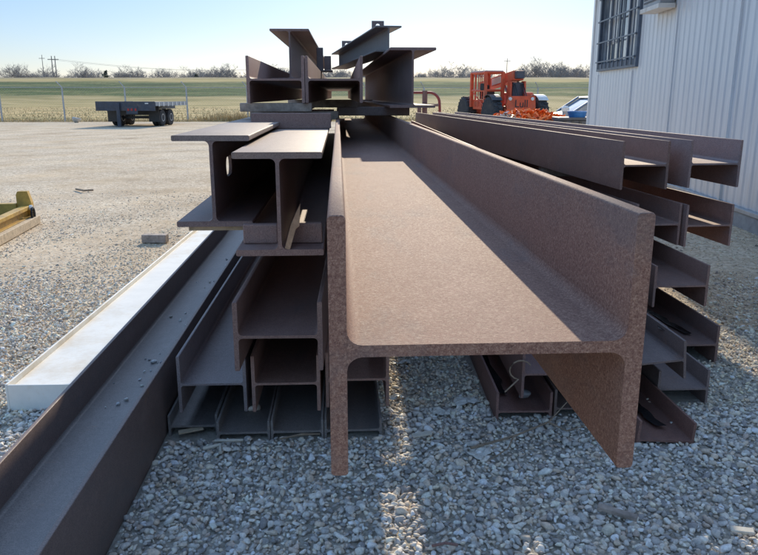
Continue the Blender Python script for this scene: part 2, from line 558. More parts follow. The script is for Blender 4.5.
# left stack: the two upright I beams on top
outer = beam('upright I beam outermost on the left stack, with an oval hole cut in its web', -0.572, 3.3, 0.918, 0.412, 0.345, 9.0, 'I', 0.0, tw=0.016, tf=0.025, mat='rust', group=GL, fl_mats=('rust_top', 'rust'), ragged=0.003)
front_i = beam('upright I beam beside the big foreground beam, a broken lath leaning in it', -0.245, 2.9, 0.865, 0.42, 0.358, 9.5, 'I', 0.0, tw=0.015, tf=0.026, mat='rust', group=GL, fl_mats=('rust_top', 'rust'), ragged=0.0015)
beam('H beam on the left stack directly below the upright I beams', -0.257, 2.8, 0.402, 0.362, 0.294, 8.5, 'H', -0.028, tw=0.012, tf=0.020, mat='rust', group=GL)
beam('left H beam of the second layer of the left stack, against the dark trough beam', -0.572, 3.0, 0.134, 0.30, 0.264, 8.0, 'H', -0.01, tw=0.009, tf=0.014, mat='rust_dark', group=GL)
beam('middle H beam of the second layer of the left stack, under the H beam below the I beams', -0.247, 2.99, 0.134, 0.302, 0.264, 8.0, 'H', -0.012, tw=0.010, tf=0.015, mat='rust', group=GL)
beam('right H beam of the second layer of the left stack, half behind the big beam flange', 0.07, 3.02, 0.134, 0.285, 0.264, 8.0, 'H', -0.012, tw=0.010, tf=0.014, mat='rust', group=GL)
for uc, d, hz, lab in ((-0.678, 0.222, -0.012, 'dark beam on the gravel beside the long trough beam, splinters at its end'),
                       (-0.4435, 0.237, -0.022, 'dark beam on the gravel with a small stone lying on its web'),
                       (-0.2035, 0.237, -0.022, 'dark beam on the gravel, second from the right in the bottom layer of the left stack'),
                       (0.048, 0.26, -0.022, 'dark beam on the gravel reaching out to the right under the big beam')):
    beam(lab, uc, 2.99 + 0.06 * (uc < -0.6), hz, d, 0.112, 8.0, 'H', 0.0, tw=0.010, tf=0.011, mat='trough', group=GL)

# long dark trough beam on the left, lying on a second one
beam('long dark trough beam at the lower left, a little gravel strewn along its web', -0.97, 0.75, 0.0, 0.34, 0.33, 10.5, 'H', 0, tw=0.012, tf=0.017, mat='trough', fl_mats=('trough_side', 'trough_side'))

# raised stack behind
beam('left H beam of the raised stack, an upright I beam standing in it', -0.456, 5.5, 1.45, 0.424, 0.335, 11.8, 'H', -0.004, tw=0.014, tf=0.022, mat='rust', group=GT)
beam('middle H beam of the raised stack, daylight showing through its far end', -0.028, 5.5, 1.45, 0.424, 0.335, 11.8, 'H', -0.006, tw=0.014, tf=0.022, mat='rust', group=GT)
beam('upright I beam standing in the left H beam of the raised stack', -0.44, 7.0, 1.645, 0.455, 0.36, 9.5, 'I', -0.01, tw=0.014, tf=0.021, mat='rust', group=GT)
beam('deep upright I beam on the right of the raised stack', 0.585, 5.8, 1.41, 0.455, 0.36, 7.5, 'I', 0.012, tw=0.014, tf=0.021, mat='rust', group=GT)
lugb = beam('small grey I beam lying skewed on top of the raised stack, two drilled lugs on it', 0, 0, 0, 0.215, 0.225, 4.3, 'I', 0.098, tw=0.010, tf=0.014, mat='primer', group=GT, world=Vector((0.085, 6.55, 1.874)))


def lug(parent, y, s):
    mb = MB()
    mb.prism([(-0.05 * s, 0.215), (0.05 * s, 0.215), (0.05 * s, 0.215 + 0.085 * s), (-0.05 * s, 0.215 + 0.085 * s)], y, y + 0.02)
    o = mb.build('lug', M['rust_dark'], parent)
    k = MB()
    k.lathe([(y - 0.05, 0.019 * s), (y + 0.08, 0.019 * s)], 16, 'y', (0, 0, 0.215 + 0.045 * s))
    cut(o, k)


lug(lugb, 0.62, 1.15)
lug(lugb, 3.3, 1.25)
br = empty('steel_bracket', W(-0.22, 9.0, 1.79), SY, 'dark pair of upright steel plates behind the upright I beam of the raised stack', 'bracket')
MB().box(-0.03, 0.05, 0, 0.02, 0, 0.27, 0.004).build('plate', M['rust_dark'], br)
MB().box(0.055, 0.14, 0.3, 0.32, 0, 0.19, 0.004).build('plate', M['rust_dark'], br)
MB().box(-0.05, 0.16, -0.02, 0.36, -0.004, 0.012, 0.003).build('base_plate', M['rust_dark'], br)

# oval hole in the outer beam
web = [c for c in outer.children if c.name.startswith('web')][0]
k = MB()
poly = [(0.42 + 0.045 * math.cos(t) + (0.10 if math.cos(t) > 0 else -0.0), 0.235 + 0.05 * math.sin(t)) for t in [2 * PI * i / 24 for i in range(24)]]
k.prism(poly, -0.06, 0.06, 'x')
cut(web, k)

# ---- right stack
beam('left H beam of the top layer of the right stack, nearest the big beam', 1.905, 4.42, 0.93, 0.31, 0.30, 8.2, 'H', 0.052, tw=0.011, tf=0.016, mat='rust', group=GR)
beam('right H beam of the top layer of the right stack, nearest the metal wall', 2.33, 4.38, 0.945, 0.34, 0.292, 8.2, 'H', 0.060, tw=0.011, tf=0.016, mat='rust', group=GR)
beam('left H beam of the second layer from the top of the right stack', 2.022, 4.42, 0.57, 0.30, 0.27, 8.2, 'H', 0.045, tw=0.010, tf=0.014, mat='rust', group=GR)
beam('right H beam of the second layer from the top of the right stack', 2.345, 4.40, 0.565, 0.315, 0.27, 8.2, 'H', 0.050, tw=0.010, tf=0.014, mat='rust', group=GR)
beam('H beam in the third layer of the right stack, a worn pale stripe along it', 2.005, 4.0, 0.285, 0.33, 0.252, 8.0, 'H', 0.0, tw=0.010, tf=0.014, mat='rust', group=GR)
beam('H beam on the gravel at the right edge of the right stack, a black film strip on its web', 2.0, 3.80, 0.0, 0.32, 0.23, 8.0, 'H', -0.01, tw=0.010, tf=0.014, mat='rust', group=GR)
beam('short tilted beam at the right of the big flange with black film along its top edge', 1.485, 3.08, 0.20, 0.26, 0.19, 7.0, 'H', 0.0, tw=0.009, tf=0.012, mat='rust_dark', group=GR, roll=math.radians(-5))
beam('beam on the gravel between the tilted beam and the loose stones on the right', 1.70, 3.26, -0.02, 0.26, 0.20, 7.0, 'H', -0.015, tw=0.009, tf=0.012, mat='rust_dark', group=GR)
beam('lowest beam at the right foot of the big flange, its flange leaning outward', 1.42, 2.84, -0.075, 0.26, 0.185, 7.0, 'H', 0.0, tw=0.009, tf=0.012, mat='rust_red', group=GR, roll=math.radians(4))
beam('beam on the gravel under the big beam web, a black wrapped stone in it', 0.865, 3.13, -0.06, 0.268, 0.20, 7.0, 'H', -0.035, tw=0.009, tf=0.012, mat='rust_red', group=GR)
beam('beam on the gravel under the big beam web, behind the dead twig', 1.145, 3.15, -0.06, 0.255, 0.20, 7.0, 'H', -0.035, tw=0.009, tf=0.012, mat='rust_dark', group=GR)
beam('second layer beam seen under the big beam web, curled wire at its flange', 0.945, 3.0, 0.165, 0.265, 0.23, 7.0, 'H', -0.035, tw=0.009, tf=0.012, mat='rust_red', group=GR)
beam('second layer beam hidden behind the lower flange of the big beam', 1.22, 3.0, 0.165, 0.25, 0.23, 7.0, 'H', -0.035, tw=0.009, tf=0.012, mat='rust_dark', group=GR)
for hz in (0.40, 0.602):  # out-of-sight beams added here to keep the gravel in front in shade
    for uc in (0.875, 1.16, 1.44, 1.70):
        if hz > 0.5 and uc > 1.6: continue
        beam('unseen beam added in the right stack behind the big beam flange to shade the gravel', uc, 3.5 + hz * 0.2 + (0.75 if uc > 1.6 else 0), hz, 0.26, 0.20, 7.0, 'H', -0.01, tw=0.009, tf=0.012, mat='rust_dark', group='unseen beams added to shade the gravel')
beam('unseen shading beam added on top of the right stack behind the big beam flange', 1.16, 3.6, 0.807, 0.26, 0.19, 7.0, 'H', -0.01, tw=0.009, tf=0.012, mat='rust_dark', group='unseen beams added to shade the gravel')
beam('low unseen shading beam added on top of the right stack behind the big beam flange', 1.43, 3.62, 0.807, 0.24, 0.10, 7.0, 'H', -0.01, tw=0.008, tf=0.010, mat='rust_dark', group='unseen beams added to shade the gravel')
beam('unseen beam added on the timber beside the big beam to bound the sunlit strip', 0.815, 3.85, 0.906, 0.262, 0.245, 7.0, 'H', -0.02, tw=0.009, tf=0.012, mat='rust', group='unseen beams added to shade the gravel')  # added out of sight to cut the right edge of the sunlit strip


# ------------------------------------------------------------------ timbers, blocks, laths
def timber(label, u0, u1, v0, v1, h0, h1, mat='wood', name='timber', cat='timber', group=None, slope=0.0):
    root_loc = W((u0 + u1) / 2, (v0 + v1) / 2, h0)
    mb = MB()
    a, c = (u1 - u0) / 2, (v1 - v0) / 2
    mb.box(-a, a, -c, c, 0, h1 - h0, min(0.006, (h1 - h0) * 0.1))
    o = mb.build(name, M[mat])
    o.location = root_loc
    o.rotation_euler = (0, 0, SY - slope)
    return tag(o, label, cat, group)


GTI = 'timbers between the steel beams'
timber('grey timber carrying the raised stack, its left end sticking out', -0.74, -0.20, 5.62, 5.76, 1.385, 1.449, 'wood', group=GTI)
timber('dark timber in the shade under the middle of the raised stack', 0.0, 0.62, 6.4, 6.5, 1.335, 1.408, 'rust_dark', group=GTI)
timber('grey timber at the back of the raised stack', -0.74, 0.80, 11.0, 11.14, 1.335, 1.449, 'wood', group=GTI)
# steel channel block on the I beams
cb = empty('steel_channel', W(-0.32, 5.02, 1.287), SY, 'short steel channel lying across the tops of the upright I beams', 'steel channel')
MB().box(-0.27, 0.27, 0, 0.012, 0.0, 0.10, 0.002).build('web', M['rust'], cb)
MB().box(-0.27, 0.27, 0.0125, 0.09, 0.088, 0.10, 0.002).build('flange', M['rust'], cb)
MB().box(-0.27, 0.27, 0.0125, 0.09, 0.0, 0.012, 0.002).build('flange', M['rust'], cb)
timber('grey timber on the channel under the raised stack', -0.7, 0.0, 5.9, 6.0, 1.318, 1.384, 'wood', group=GTI)
timber('timber under the big beam, bridging the left and right stacks', -0.05, 0.98, 4.37, 4.43, 0.806, 0.903, 'wood', group=GTI)
timber('timber under the far part of the big beam', -0.05, 0.98, 9.0, 9.12, 0.806, 0.903, 'wood', group=GTI)
timber('upright block of timber under the big beam on the left stack', -0.04, 0.12, 4.34, 4.46, 0.400, 0.804, 'wood', group=GTI)
timber('far block of timber under the big beam on the left stack', -0.04, 0.12, 9.0, 9.14, 0.400, 0.804, 'wood', group=GTI)
timber('timber under the upright I beams of the left stack', -0.70, -0.05, 5.4, 5.52, 0.70, 0.863, 'wood', group=GTI)
timber('far timber under the upright I beams of the left stack', -0.78, -0.05, 9.4, 9.52, 0.70, 0.863, 'wood', group=GTI)
timber('thin pale board under the lower flange of the outer I beam', -0.70, -0.44, 3.34, 3.44, 0.893, 0.9165, 'wood_pale', 'board', 'board')
for v0 in (6.0, 10.0):
    timber('timber between the two top layers of the right stack', 1.80 - (v0 - 4) * 0.05, 2.5 - (v0 - 4) * 0.05, v0, v0 + 0.1, 0.843, 0.928, 'wood', group='timbers in the right stack')
    timber('timber under the second layer of the right stack', 1.75 - (v0 - 4) * 0.05, 2.5 - (v0 - 4) * 0.05, v0, v0 + 0.1, 0.54, 0.563, 'wood', group='timbers in the right stack')
timber('rusty steel block on the lower flange of the front I beam, left of its web', -0.408, -0.262, 3.02, 3.06, 0.892, 0.975, 'rust', 'steel_block', 'steel block', 'steel blocks on the lower flange')
timber('rusty steel block on the lower flange of the front I beam, right of its web', -0.205, -0.075, 3.02, 3.06, 0.892, 0.98, 'rust', 'steel_block', 'steel block', 'steel blocks on the lower flange')
# broken lath
mb = MB()
base = W(-0.215, 2.905, 0.893)
dirv = (W(-0.165, 3.02, 1.075) - base)
pts2 = [(-0.011, 0.0), (0.010, -0.002), (0.016, 0.09), (0.028, 0.105), (0.012, 0.20), (0.004, 0.165), (-0.008, 0.10)]
mb.prism(pts2, 0, 0.010)
lath = mb.build('broken_lath', M['lath'])
lath.location = base
lath.rotation_euler = (math.radians(-25), math.radians(13), SY)
tag(lath, 'splintered orange-brown lath leaning against the web of the front I beam', 'lath')


# black film strips on the right beams
def strip_mesh(pts, w, nrm=(1, 0, 0), amp=0.006, seed=1):
    r = random.Random(seed)
    mb = MB()
    vs, fs = [], []
    nv = Vector(nrm).normalized()
    for i, p in enumerate(pts):
        p = Vector(p)
        for j in range(4):
            t = (j / 3 - 0.5) * w * (0.8 + 0.4 * r.random())
            vs.append(p + nv * t + Vector((0, 0, r.uniform(0, amp))))
    for i in range(len(pts) - 1):
        for j in range(3):
            fs.append((i * 4 + j, i * 4 + j + 1, i * 4 + 5 + j, i * 4 + 4 + j))
    mb.add(vs, fs)
    return mb


def strip(label, p0, p1, w, n=18, seed=1, wav=0.01, cat='plastic strip'):
    r = random.Random(seed)
    pts = []
    for i in range(n):
        t = i / (n - 1)
        p = Vector(p0).lerp(Vector(p1), t)
        pts.append(p + Vector((r.uniform(-wav, wav), 0, r.uniform(0, wav * 0.6))))
    o = strip_mesh(pts, w, (1, 0, 0), 0.006, seed).build('plastic_strip', M['film'], smooth=True)
    return tag(o, label, cat)


strip('black film strip lying along the web of the rightmost ground beam', W(2.06, 3.95, 0.128), W(1.95, 5.0, 0.128), 0.05, seed=3)
strip('black film strip draped on the top edge of the tilted beam', W(1.60, 3.12, 0.375), W(1.60, 4.3, 0.378), 0.03, seed=5)
strip('black film strip on the web of the lowest beam by the big flange', W(1.45, 2.95, 0.03), W(1.40, 3.7, 0.03), 0.05, seed=6)
strip('black film strip along the beam under the big web', W(0.80, 3.3, 0.055), W(0.82, 4.3, 0.055), 0.05, seed=8)
strip('black film strip on the web of the second beam under the big web', W(1.13, 3.25, 0.055), W(1.17, 4.2, 0.055), 0.035, seed=9)

# ------------------------------------------------------------------ white beam
wr = empty('white_beam', W(-1.39, 3.36, 0.0), SY - 0.024, 'white painted steel trough lying on the gravel left of the dark beam', 'steel beam')
L = 8.6
MB().box(-0.25, -0.238, 0.0, L, 0.0, 0.138, 0.002).build('side_flange', M['white'], wr)
MB().box(0.213, 0.225, 0.0, L, 0.0, 0.138, 0.002).build('side_flange', M['white'], wr)
MB().box(-0.2375, 0.2125, 0.013, L, 0.098, 0.108, 0.001).build('web', M['white'], wr)
MB().box(-0.2375, 0.2125, 0.0, 0.012, 0.0, 0.134, 0.0015).build('end_plate', M['white'], wr)

# timber behind the white beam
o = timber('pale squared timber on the ground beyond the white beam', -2.08, -1.82, 7.55, 7.65, 0.0, 0.085, 'wood', slope=0.1)


# ------------------------------------------------------------------ gravel
def ico(sub):
    bm = bmesh.new()
    bmesh.ops.create_icosphere(bm, subdivisions=sub, radius=1)
    vs = np.array([q.co[:] for q in bm.verts])
    bm.verts.index_update()
    fs = np.array([[q.index for q in f.verts] for f in bm.faces])
    bm.free()
    return vs, fs


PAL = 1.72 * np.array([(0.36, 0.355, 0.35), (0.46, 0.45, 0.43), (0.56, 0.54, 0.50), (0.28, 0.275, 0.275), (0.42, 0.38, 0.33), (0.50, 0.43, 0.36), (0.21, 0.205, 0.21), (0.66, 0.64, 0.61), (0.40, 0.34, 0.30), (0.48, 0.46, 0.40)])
PW = np.array([.2, .2, .13, .13, .09, .07, .06, .04, .04, .04])


def stones(name, xy, z, rad, sub, label=None, warm=0.0, smooth=True, kind='stuff', bright=1.0):
    bv, bf_ = ico(sub)
    nvar = 24
    variants = []
    for i in range(nvar):
        p = bv.copy()
        for _ in range(9):                                   # knock flat facets off the pebble
            d = rng.normal(size=3)
            d /= np.linalg.norm(d)
            k = rng.uniform(0.42, 0.8)
            s = p @ d
            over = np.clip(s - k, 0, None)
            p = p - np.outer(over * 0.97, d)
        p *= 1 + rng.normal(0, 0.03, size=(len(p), 1))
        p *= np.array([rng.uniform(0.95, 1.35), rng.uniform(0.75, 1.0), rng.uniform(0.5, 0.8)])
        variants.append(p)
    n = len(xy)
    nv, nf = len(bv), len(bf_)
    V = np.empty((n, nv, 3), np.float32)
    ang = rng.uniform(0, 2 * PI, n)
    tx = rng.normal(0, 0.35, n)
    ty = rng.normal(0, 0.35, n)
    var = rng.integers(0, nvar, n)
    for i in range(n):
        ca, sa = math.cos(ang[i]), math.sin(ang[i])
        cx, sx = math.cos(tx[i]), math.sin(tx[i])
        cy, sy = math.cos(ty[i]), math.sin(ty[i])
        R = np.array([[ca, -sa, 0], [sa, ca, 0], [0, 0, 1]]) @ np.array([[1, 0, 0], [0, cx, -sx], [0, sx, cx]]) @ np.array([[cy, 0, sy], [0, 1, 0], [-sy, 0, cy]])
        V[i] = (variants[var[i]] * rad[i]) @ R.T + np.array([xy[i, 0], xy[i, 1], z[i]])
    Fc = (bf_[None] + (np.arange(n) * nv)[:, None, None]).reshape(-1, 3)
    me = bpy.data.meshes.new(name)
    me.vertices.add(n * nv)
    me.vertices.foreach_set('co', V.reshape(-1))
    me.loops.add(len(Fc) * 3)
    me.loops.foreach_set('vertex_index', Fc.reshape(-1).astype(np.int32))
    me.polygons.add(len(Fc))
    me.polygons.foreach_set('loop_start', np.arange(0, len(Fc) * 3, 3, dtype=np.int32))
    me.polygons.foreach_set('use_smooth', np.full(len(Fc), smooth))
    me.update(calc_edges=True)
    ci = rng.choice(len(PAL), n, p=PW / PW.sum())
    c = PAL[ci] * rng.uniform(0.78, 1.15, (n, 1)) * bright
    c = c * (1 - warm) + c * np.array([1.14, 1.0, 0.80]) * warm
    c4 = np.ones((n, nv, 4), np.float32)
    c4[:, :, :3] = np.clip(c, 0, 0.92)[:, None, :]
    at = me.attributes.new('stone_colour', 'FLOAT_COLOR', 'POINT')
    at.data.foreach_set('color', c4.reshape(-1))
    me.materials.append(M['stone'])
    me.validate()
    o = bpy.data.objects.new(name, me)
    COL.objects.link(o)
    tag(o, label, 'gravel' if label else None, None, kind)
    return o


def jitter_grid(x0, x1, y0, y1, step):
    xs = np.arange(x0, x1, step)
    ys = np.arange(y0, y1, step)
    g = np.stack(np.meshgrid(xs, ys), -1).reshape(-1, 2)
    return g + rng.uniform(-step * 0.55, step * 0.55, g.shape)


def in_view(p, pad=0.35):
    return np.abs(p[:, 0]) < 0.56 * (p[:, 1] * 0.97 + 0.37) + pad


# bottom coat, closely packed, then a loose upper coat
g1 = jitter_grid(-4.2, 3.6, 1.75, 7.2, 0.0185)
g1 = g1[in_view(g1)]
cu, su = math.cos(SY), math.sin(SY)


def under_beam(p):
    u = p[:, 0] * cu + p[:, 1] * su
    v = -p[:, 0] * su + p[:, 1] * cu
    left = (u > -1.15) & (u < 0.185) & (v > np.where(u < -0.79, 0.7, 2.99))
    right = (u > 0.73) & (u < 1.27) & (v > 3.16)
    low = (u > 1.30) & (u < 1.54) & (v > 2.86)
    low2 = (u > 1.58) & (u < 2.15) & (v > np.where(u < 1.84, 3.28, 3.82))
    wh = (u > -1.63) & (u < -1.16) & (v > 3.38)
    return left | right | low | low2 | wh


g1 = g1[~under_beam(g1)]
edge = 4.0 + 0.55 * np.sin(g1[:, 0] * 2.1 + 0.6) + 0.35 * np.sin(g1[:, 0] * 5.3 + g1[:, 1] * 2.0)
g1 = g1[rng.random(len(g1)) < np.clip(1.0 - (g1[:, 1] - edge) / 2.0, 0.0, 1.0)]
r1 = np.clip(rng.lognormal(math.log(0.0112), 0.34, len(g1)), 0.0055, 0.027)
z1 = rng.uniform(-0.004, 0.004, len(g1))
pick = rng.random(len(g1)) < 0.30
z1[pick] += rng.uniform(0.006, 0.012, pick.sum())
nr = (g1[:, 1] < 3.3) & (g1[:, 0] > -1.7)
sink = np.clip((g1[:, 1] - 3.8) / 3.0, 0, 1)
z1 -= sink * r1 * 0.55
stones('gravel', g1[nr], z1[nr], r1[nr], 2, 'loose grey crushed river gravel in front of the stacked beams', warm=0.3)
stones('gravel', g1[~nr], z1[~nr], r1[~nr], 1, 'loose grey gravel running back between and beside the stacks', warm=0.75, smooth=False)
g2 = jitter_grid(-6.5, 4.5, 4.8, 12.5, 0.027)
g2 = g2[in_view(g2)]
wave = np.sin(g2[:, 0] * 1.7 + 0.8 * np.sin(g2[:, 1] * 0.9)) * 0.5 + np.sin(g2[:, 1] * 1.3 + g2[:, 0] * 0.6) * 0.5
dens = (0.85 - 0.115 * (g2[:, 1] - 4.8)) * (0.62 + 0.42 * wave)
dens = np.where(g2[:, 1] < 5.6, np.maximum(dens, 0.9 - 0.5 * (g2[:, 1] - 4.8)), dens)
trk = np.abs(g2[:, 0] + 3.1 - 0.16 * (g2[:, 1] - 6) ** 1.0 - 0.25 * np.sin(g2[:, 1] * 0.7))
dens *= np.where(trk < 0.35, 0.25, 1.0)
g2 = g2[(rng.random(len(g2)) < dens) & ~under_beam(g2)]
r2 = np.clip(rng.lognormal(math.log(0.0095), 0.34, len(g2)), 0.005, 0.022)
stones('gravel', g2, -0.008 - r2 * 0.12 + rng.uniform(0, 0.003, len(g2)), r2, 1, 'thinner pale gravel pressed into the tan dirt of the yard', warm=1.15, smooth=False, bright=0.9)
# a few stones thrown up on the trough beam
n = 42
vv = np.concatenate([rng.normal(3.4, 0.3, 24), rng.uniform(2.4, 6.0, 18)])
uu = np.clip(rng.normal(-0.955, 0.06, n), -1.09, -0.85)
pts = np.array([W(a, c_)[:2] for a, c_ in zip(uu, vv)])
rr_ = np.clip(rng.lognormal(math.log(0.0082), 0.4, n), 0.003, 0.017)
stones('gravel', pts, 0.171 + rr_ * 0.45, rr_, 2, 'stray stones strewn on the web of the long dark trough beam', bright=0.9)

# single larger stones and bits of litter
def crumple(label, loc, sx, sy, sz, mat, name, cat, seed, rz=0.0):
    r = random.Random(seed)
    bm = bmesh.new()
    bmesh.ops.create_grid(bm, x_segments=9, y_segments=7, size=1)
    for q in bm.verts:
        x, y = q.co.x, q.co.y
        q.co = Vector((x * sx * (0.8 + 0.4 * r.random()), y * sy * (0.8 + 0.4 * r.random()), sz * (0.35 + 0.5 * r.random() * (1.2 - 0.5 * x * x - 0.3 * y * y) + 0.2 * math.sin(4 * x + seed))))
    bmesh.ops.triangulate(bm, faces=bm.faces[:])
    me = bpy.data.meshes.new(name)
    bm.to_mesh(me)
    bm.free()
    me.materials.append(M[mat])
    o = bpy.data.objects.new(name, me)
    COL.objects.link(o)
    o.location = loc
    o.rotation_euler = (0, 0, rz)
    tag(o, label, cat)
    return o


def px_ground(px, py, h=0.0):
    F_, cx, cy = 720.0, 379.0, 277.5
    P_ = math.atan(181.5 / 720)
    a, b_ = (px - cx) / F_, -(py - cy) / F_
    d = (a, math.cos(P_) + b_ * math.sin(P_), -math.sin(P_) + b_ * math.cos(P_))
    t = (h - 1.5) / d[2]
    return Vector((d[0] * t, d[1] * t, h))


for i, (px, py, sx, sy, lab, rz) in enumerate((
        (466, 403, 0.07, 0.045, 'crumpled clear plastic nearest the beams under the big web', 0.3),
        (441, 414, 0.055, 0.04, 'crumpled clear plastic left of the twig under the big web', -0.4),
        (479, 455, 0.06, 0.05, 'torn clear plastic on the gravel in front of the beams', 0.9),
        (402, 364, 0.06, 0.03, 'small clear plastic scrap far under the big web', 0.1),
        (395, 399, 0.05, 0.025, 'narrow clear plastic scrap by the sunlit strip', 0.5))):
    crumple(lab, px_ground(px, py, 0.006), sx * 0.85, sy * 0.8, 0.024, 'litter', 'plastic_litter', 'litter', i + 3, rz)
for px, py, ln, rz, lab in ((422, 435, 0.09, 0.25, 'white flat strip of paper on the gravel under the big web'),
                            (742, 531, 0.075, -0.3, 'pale scrap of board on the gravel at the lower right'),
                            (191, 431, 0.11, 0.35, 'pale wood splinter at the end of the narrow dark beam')):
    o = MB().box(-ln / 2, ln / 2, -0.014, 0.014, 0, 0.008, 0.002).build('scrap', M['paper' if 'wood' not in lab else 'wood_pale'])
    o.location = px_ground(px, py, 0.026)
    o.rotation_euler = (0.1, -0.05, rz)
    tag(o, lab, 'litter')
o = MB().box(-0.07, 0.07, -0.014, 0.014, 0, 0.016, 0.003).build('wood_chip', M['wood'])
o.location = px_ground(617, 514, 0.022)
o.rotation_euler = (0.05, 0.05, -0.5)
tag(o, 'weathered stick of wood on the gravel below the right flange', 'wood chip')
mb = MB()
mb.tube([px_ground(432, 546, 0.026), px_ground(445, 543, 0.03), px_ground(458, 545, 0.026)], 0.005, 7)
tag(mb.build('steel_rod', M['rust_red'], smooth=True), 'thin rusty steel rod on the gravel at the bottom of the picture', 'steel rod')
# twig and curled wire by the right lower beams
mb = MB()
mb.tube([W(0.55, 2.80, 0.03), W(0.75, 2.86, 0.05), W(0.93, 2.95, 0.07), W(1.04, 3.0, 0.16)], [0.006, 0.005, 0.004, 0.002], 6)
mb.tube([W(0.75, 2.86, 0.05), W(0.70, 2.75, 0.05), W(0.60, 2.68, 0.03)], [0.004, 0.003, 0.002], 6)
mb.tube([W(0.93, 2.95, 0.07), W(1.0, 2.9, 0.05), W(1.1, 2.93, 0.06)], [0.004, 0.003, 0.002], 6)
tag(mb.build('dead_twig', M['twig'], smooth=True), 'dead forked twig on the gravel in front of the beams under the big web', 'twig')
mb = MB()
mb.tube([W(0.80 + 0.05 * math.cos(a), 2.985, 0.31 + 0.045 * math.sin(a)) for a in [0.5 + i * 0.45 for i in range(10)]] + [W(0.72, 2.93, 0.23)], 0.0035, 6)
tag(mb.build('wire_loop', M['twig'], smooth=True), 'curled pale wire hanging on a beam under the big web', 'wire')
mb = MB()
mb.tube([W(-0.56, 2.93, 0.03), W(-0.50, 2.90, 0.045), W(-0.44, 2.93, 0.03)], 0.006, 6)
mb.tube([W(-0.60, 2.86, 0.03), W(-0.53, 2.88, 0.035), W(-0.52, 2.82, 0.03)], 0.008, 6)
tag(mb.build('straw_clump', M['paper'], smooth=True), 'pale straw clump on the gravel at the foot of the left stack', 'straw')
mb = MB()
mb.tube([W(-0.28, 2.93, 0.03), W(-0.18, 2.91, 0.06), W(-0.10, 2.94, 0.045)], [0.004, 0.006, 0.003], 6)
tag(mb.build('dead_twig', M['twig'], smooth=True), 'short bent twig at the foot of the left stack', 'twig')
stones_obj = stones('stone', np.array([W(-0.42, 3.22)[:2]]), np.array([0.05]), np.array([0.032]), 2, None, kind=None)
tag(stones_obj, 'single rounded stone lying on the web of a bottom beam', 'stone')
s2 = stones('stone', np.array([W(0.90, 3.25)[:2]]), np.array([0.075]), np.array([0.04]), 2, None, kind=None)
tag(s2, 'rounded stone on black film in the beam under the big web', 'stone')

# ------------------------------------------------------------------ ground, field, levee
def sheet(name, x0, x1, y0, y1, z, mat, nx=1, ny=1):
    vs = [(x0 + (x1 - x0) * i / nx, y0 + (y1 - y0) * j / ny, z) for j in range(ny + 1) for i in range(nx + 1)]
    fs = [(j * (nx + 1) + i, j * (nx + 1) + i + 1, (j + 1) * (nx + 1) + i + 1, (j + 1) * (nx + 1) + i) for j in range(ny) for i in range(nx)]
    mb = MB()
    mb.add(vs, fs)
    o = mb.build(name, M[mat])
    tag(o, None, None, None, 'structure')
    return o


sheet('ground', -1500, 1500, -300, 2500, -0.008, 'ground')
# bed under the stones: irregular outline
mb = MB()
ring = [(0, 3.0)]
outl = [(-2.8, 1.0), (2.9, 1.0), (3.2, 3.6), (2.4, 4.6), (1.5, 5), (-1.0, 4.6), (-1.7, 3.9), (-2.5, 3.5), (-2.9, 3.0)]
mb.add([(x, y, -0.003) for x, y in outl], [tuple(range(len(outl)))])
tag(mb.build('gravel_bed', M['bed']), None, None, None, 'structure')
sheet('grass_field', -600, 600, 44.6, 116, 0.004, 'field')
prof = [(100, -0.2), (108, 0.25), (113, 0.9), (120, 2.3), (128, 3.7), (133, 4.45), (136, 4.75), (142, 4.85), (150, 4.5), (175, 0.0)]
vs, fs = [], []
nx = 160
for i in range(nx + 1):
    x = -400 + 800 * i / nx
    for j, (y, z) in enumerate(prof):
        vs.append((x, y + random.uniform(-0.5, 0.5), z + random.uniform(-0.07, 0.07) * (z > 0.2)))
np_ = len(prof)
fa, fb = [], []
for i in range(nx):
    for j in range(np_ - 1):
        (fb if j >= 5 else fa).append((i * np_ + j, (i + 1) * np_ + j, (i + 1) * np_ + j + 1, i * np_ + j + 1))
me = bpy.data.meshes.new('levee')
me.from_pydata(vs, [], fa + fb)
me.materials.append(M['levee'])
me.materials.append(M['crest'])
for i, p in enumerate(me.polygons):
    p.material_index = 0 if i < len(fa) else 1
    p.use_smooth = True
bm = bmesh.new(); bm.from_mesh(me); bmesh.ops.recalc_face_normals(bm, faces=bm.faces); bm.to_mesh(me); bm.free()
o = bpy.data.objects.new('levee', me)
COL.objects.link(o)
tag(o, None, None, None, 'structure')


def blades(name, pts, hmin, hmax, wid, mat, label):
    vs, fs = [], []
    for x, y, s in pts:
        h = random.uniform(hmin, hmax) * s
        a = random.uniform(0, PI)
        w = wid * random.uniform(0.6, 1.4)
        lx, ly = random.gauss(0, 0.25) * h, random.gauss(0, 0.25) * h
        i = len(vs)
        vs += [(x - w * math.cos(a), y - w * math.sin(a), 0), (x + w * math.cos(a), y + w * math.sin(a), 0), (x + lx, y + ly, h)]
        fs.append((i, i + 1, i + 2))
    mb = MB()
    mb.add(vs, fs)
    o = mb.build(name, M[mat])
    tag(o, label, 'grass', None, 'stuff')
    return o


def fence_y(x):
    return 44.4 + 0.09 * (x + 19)


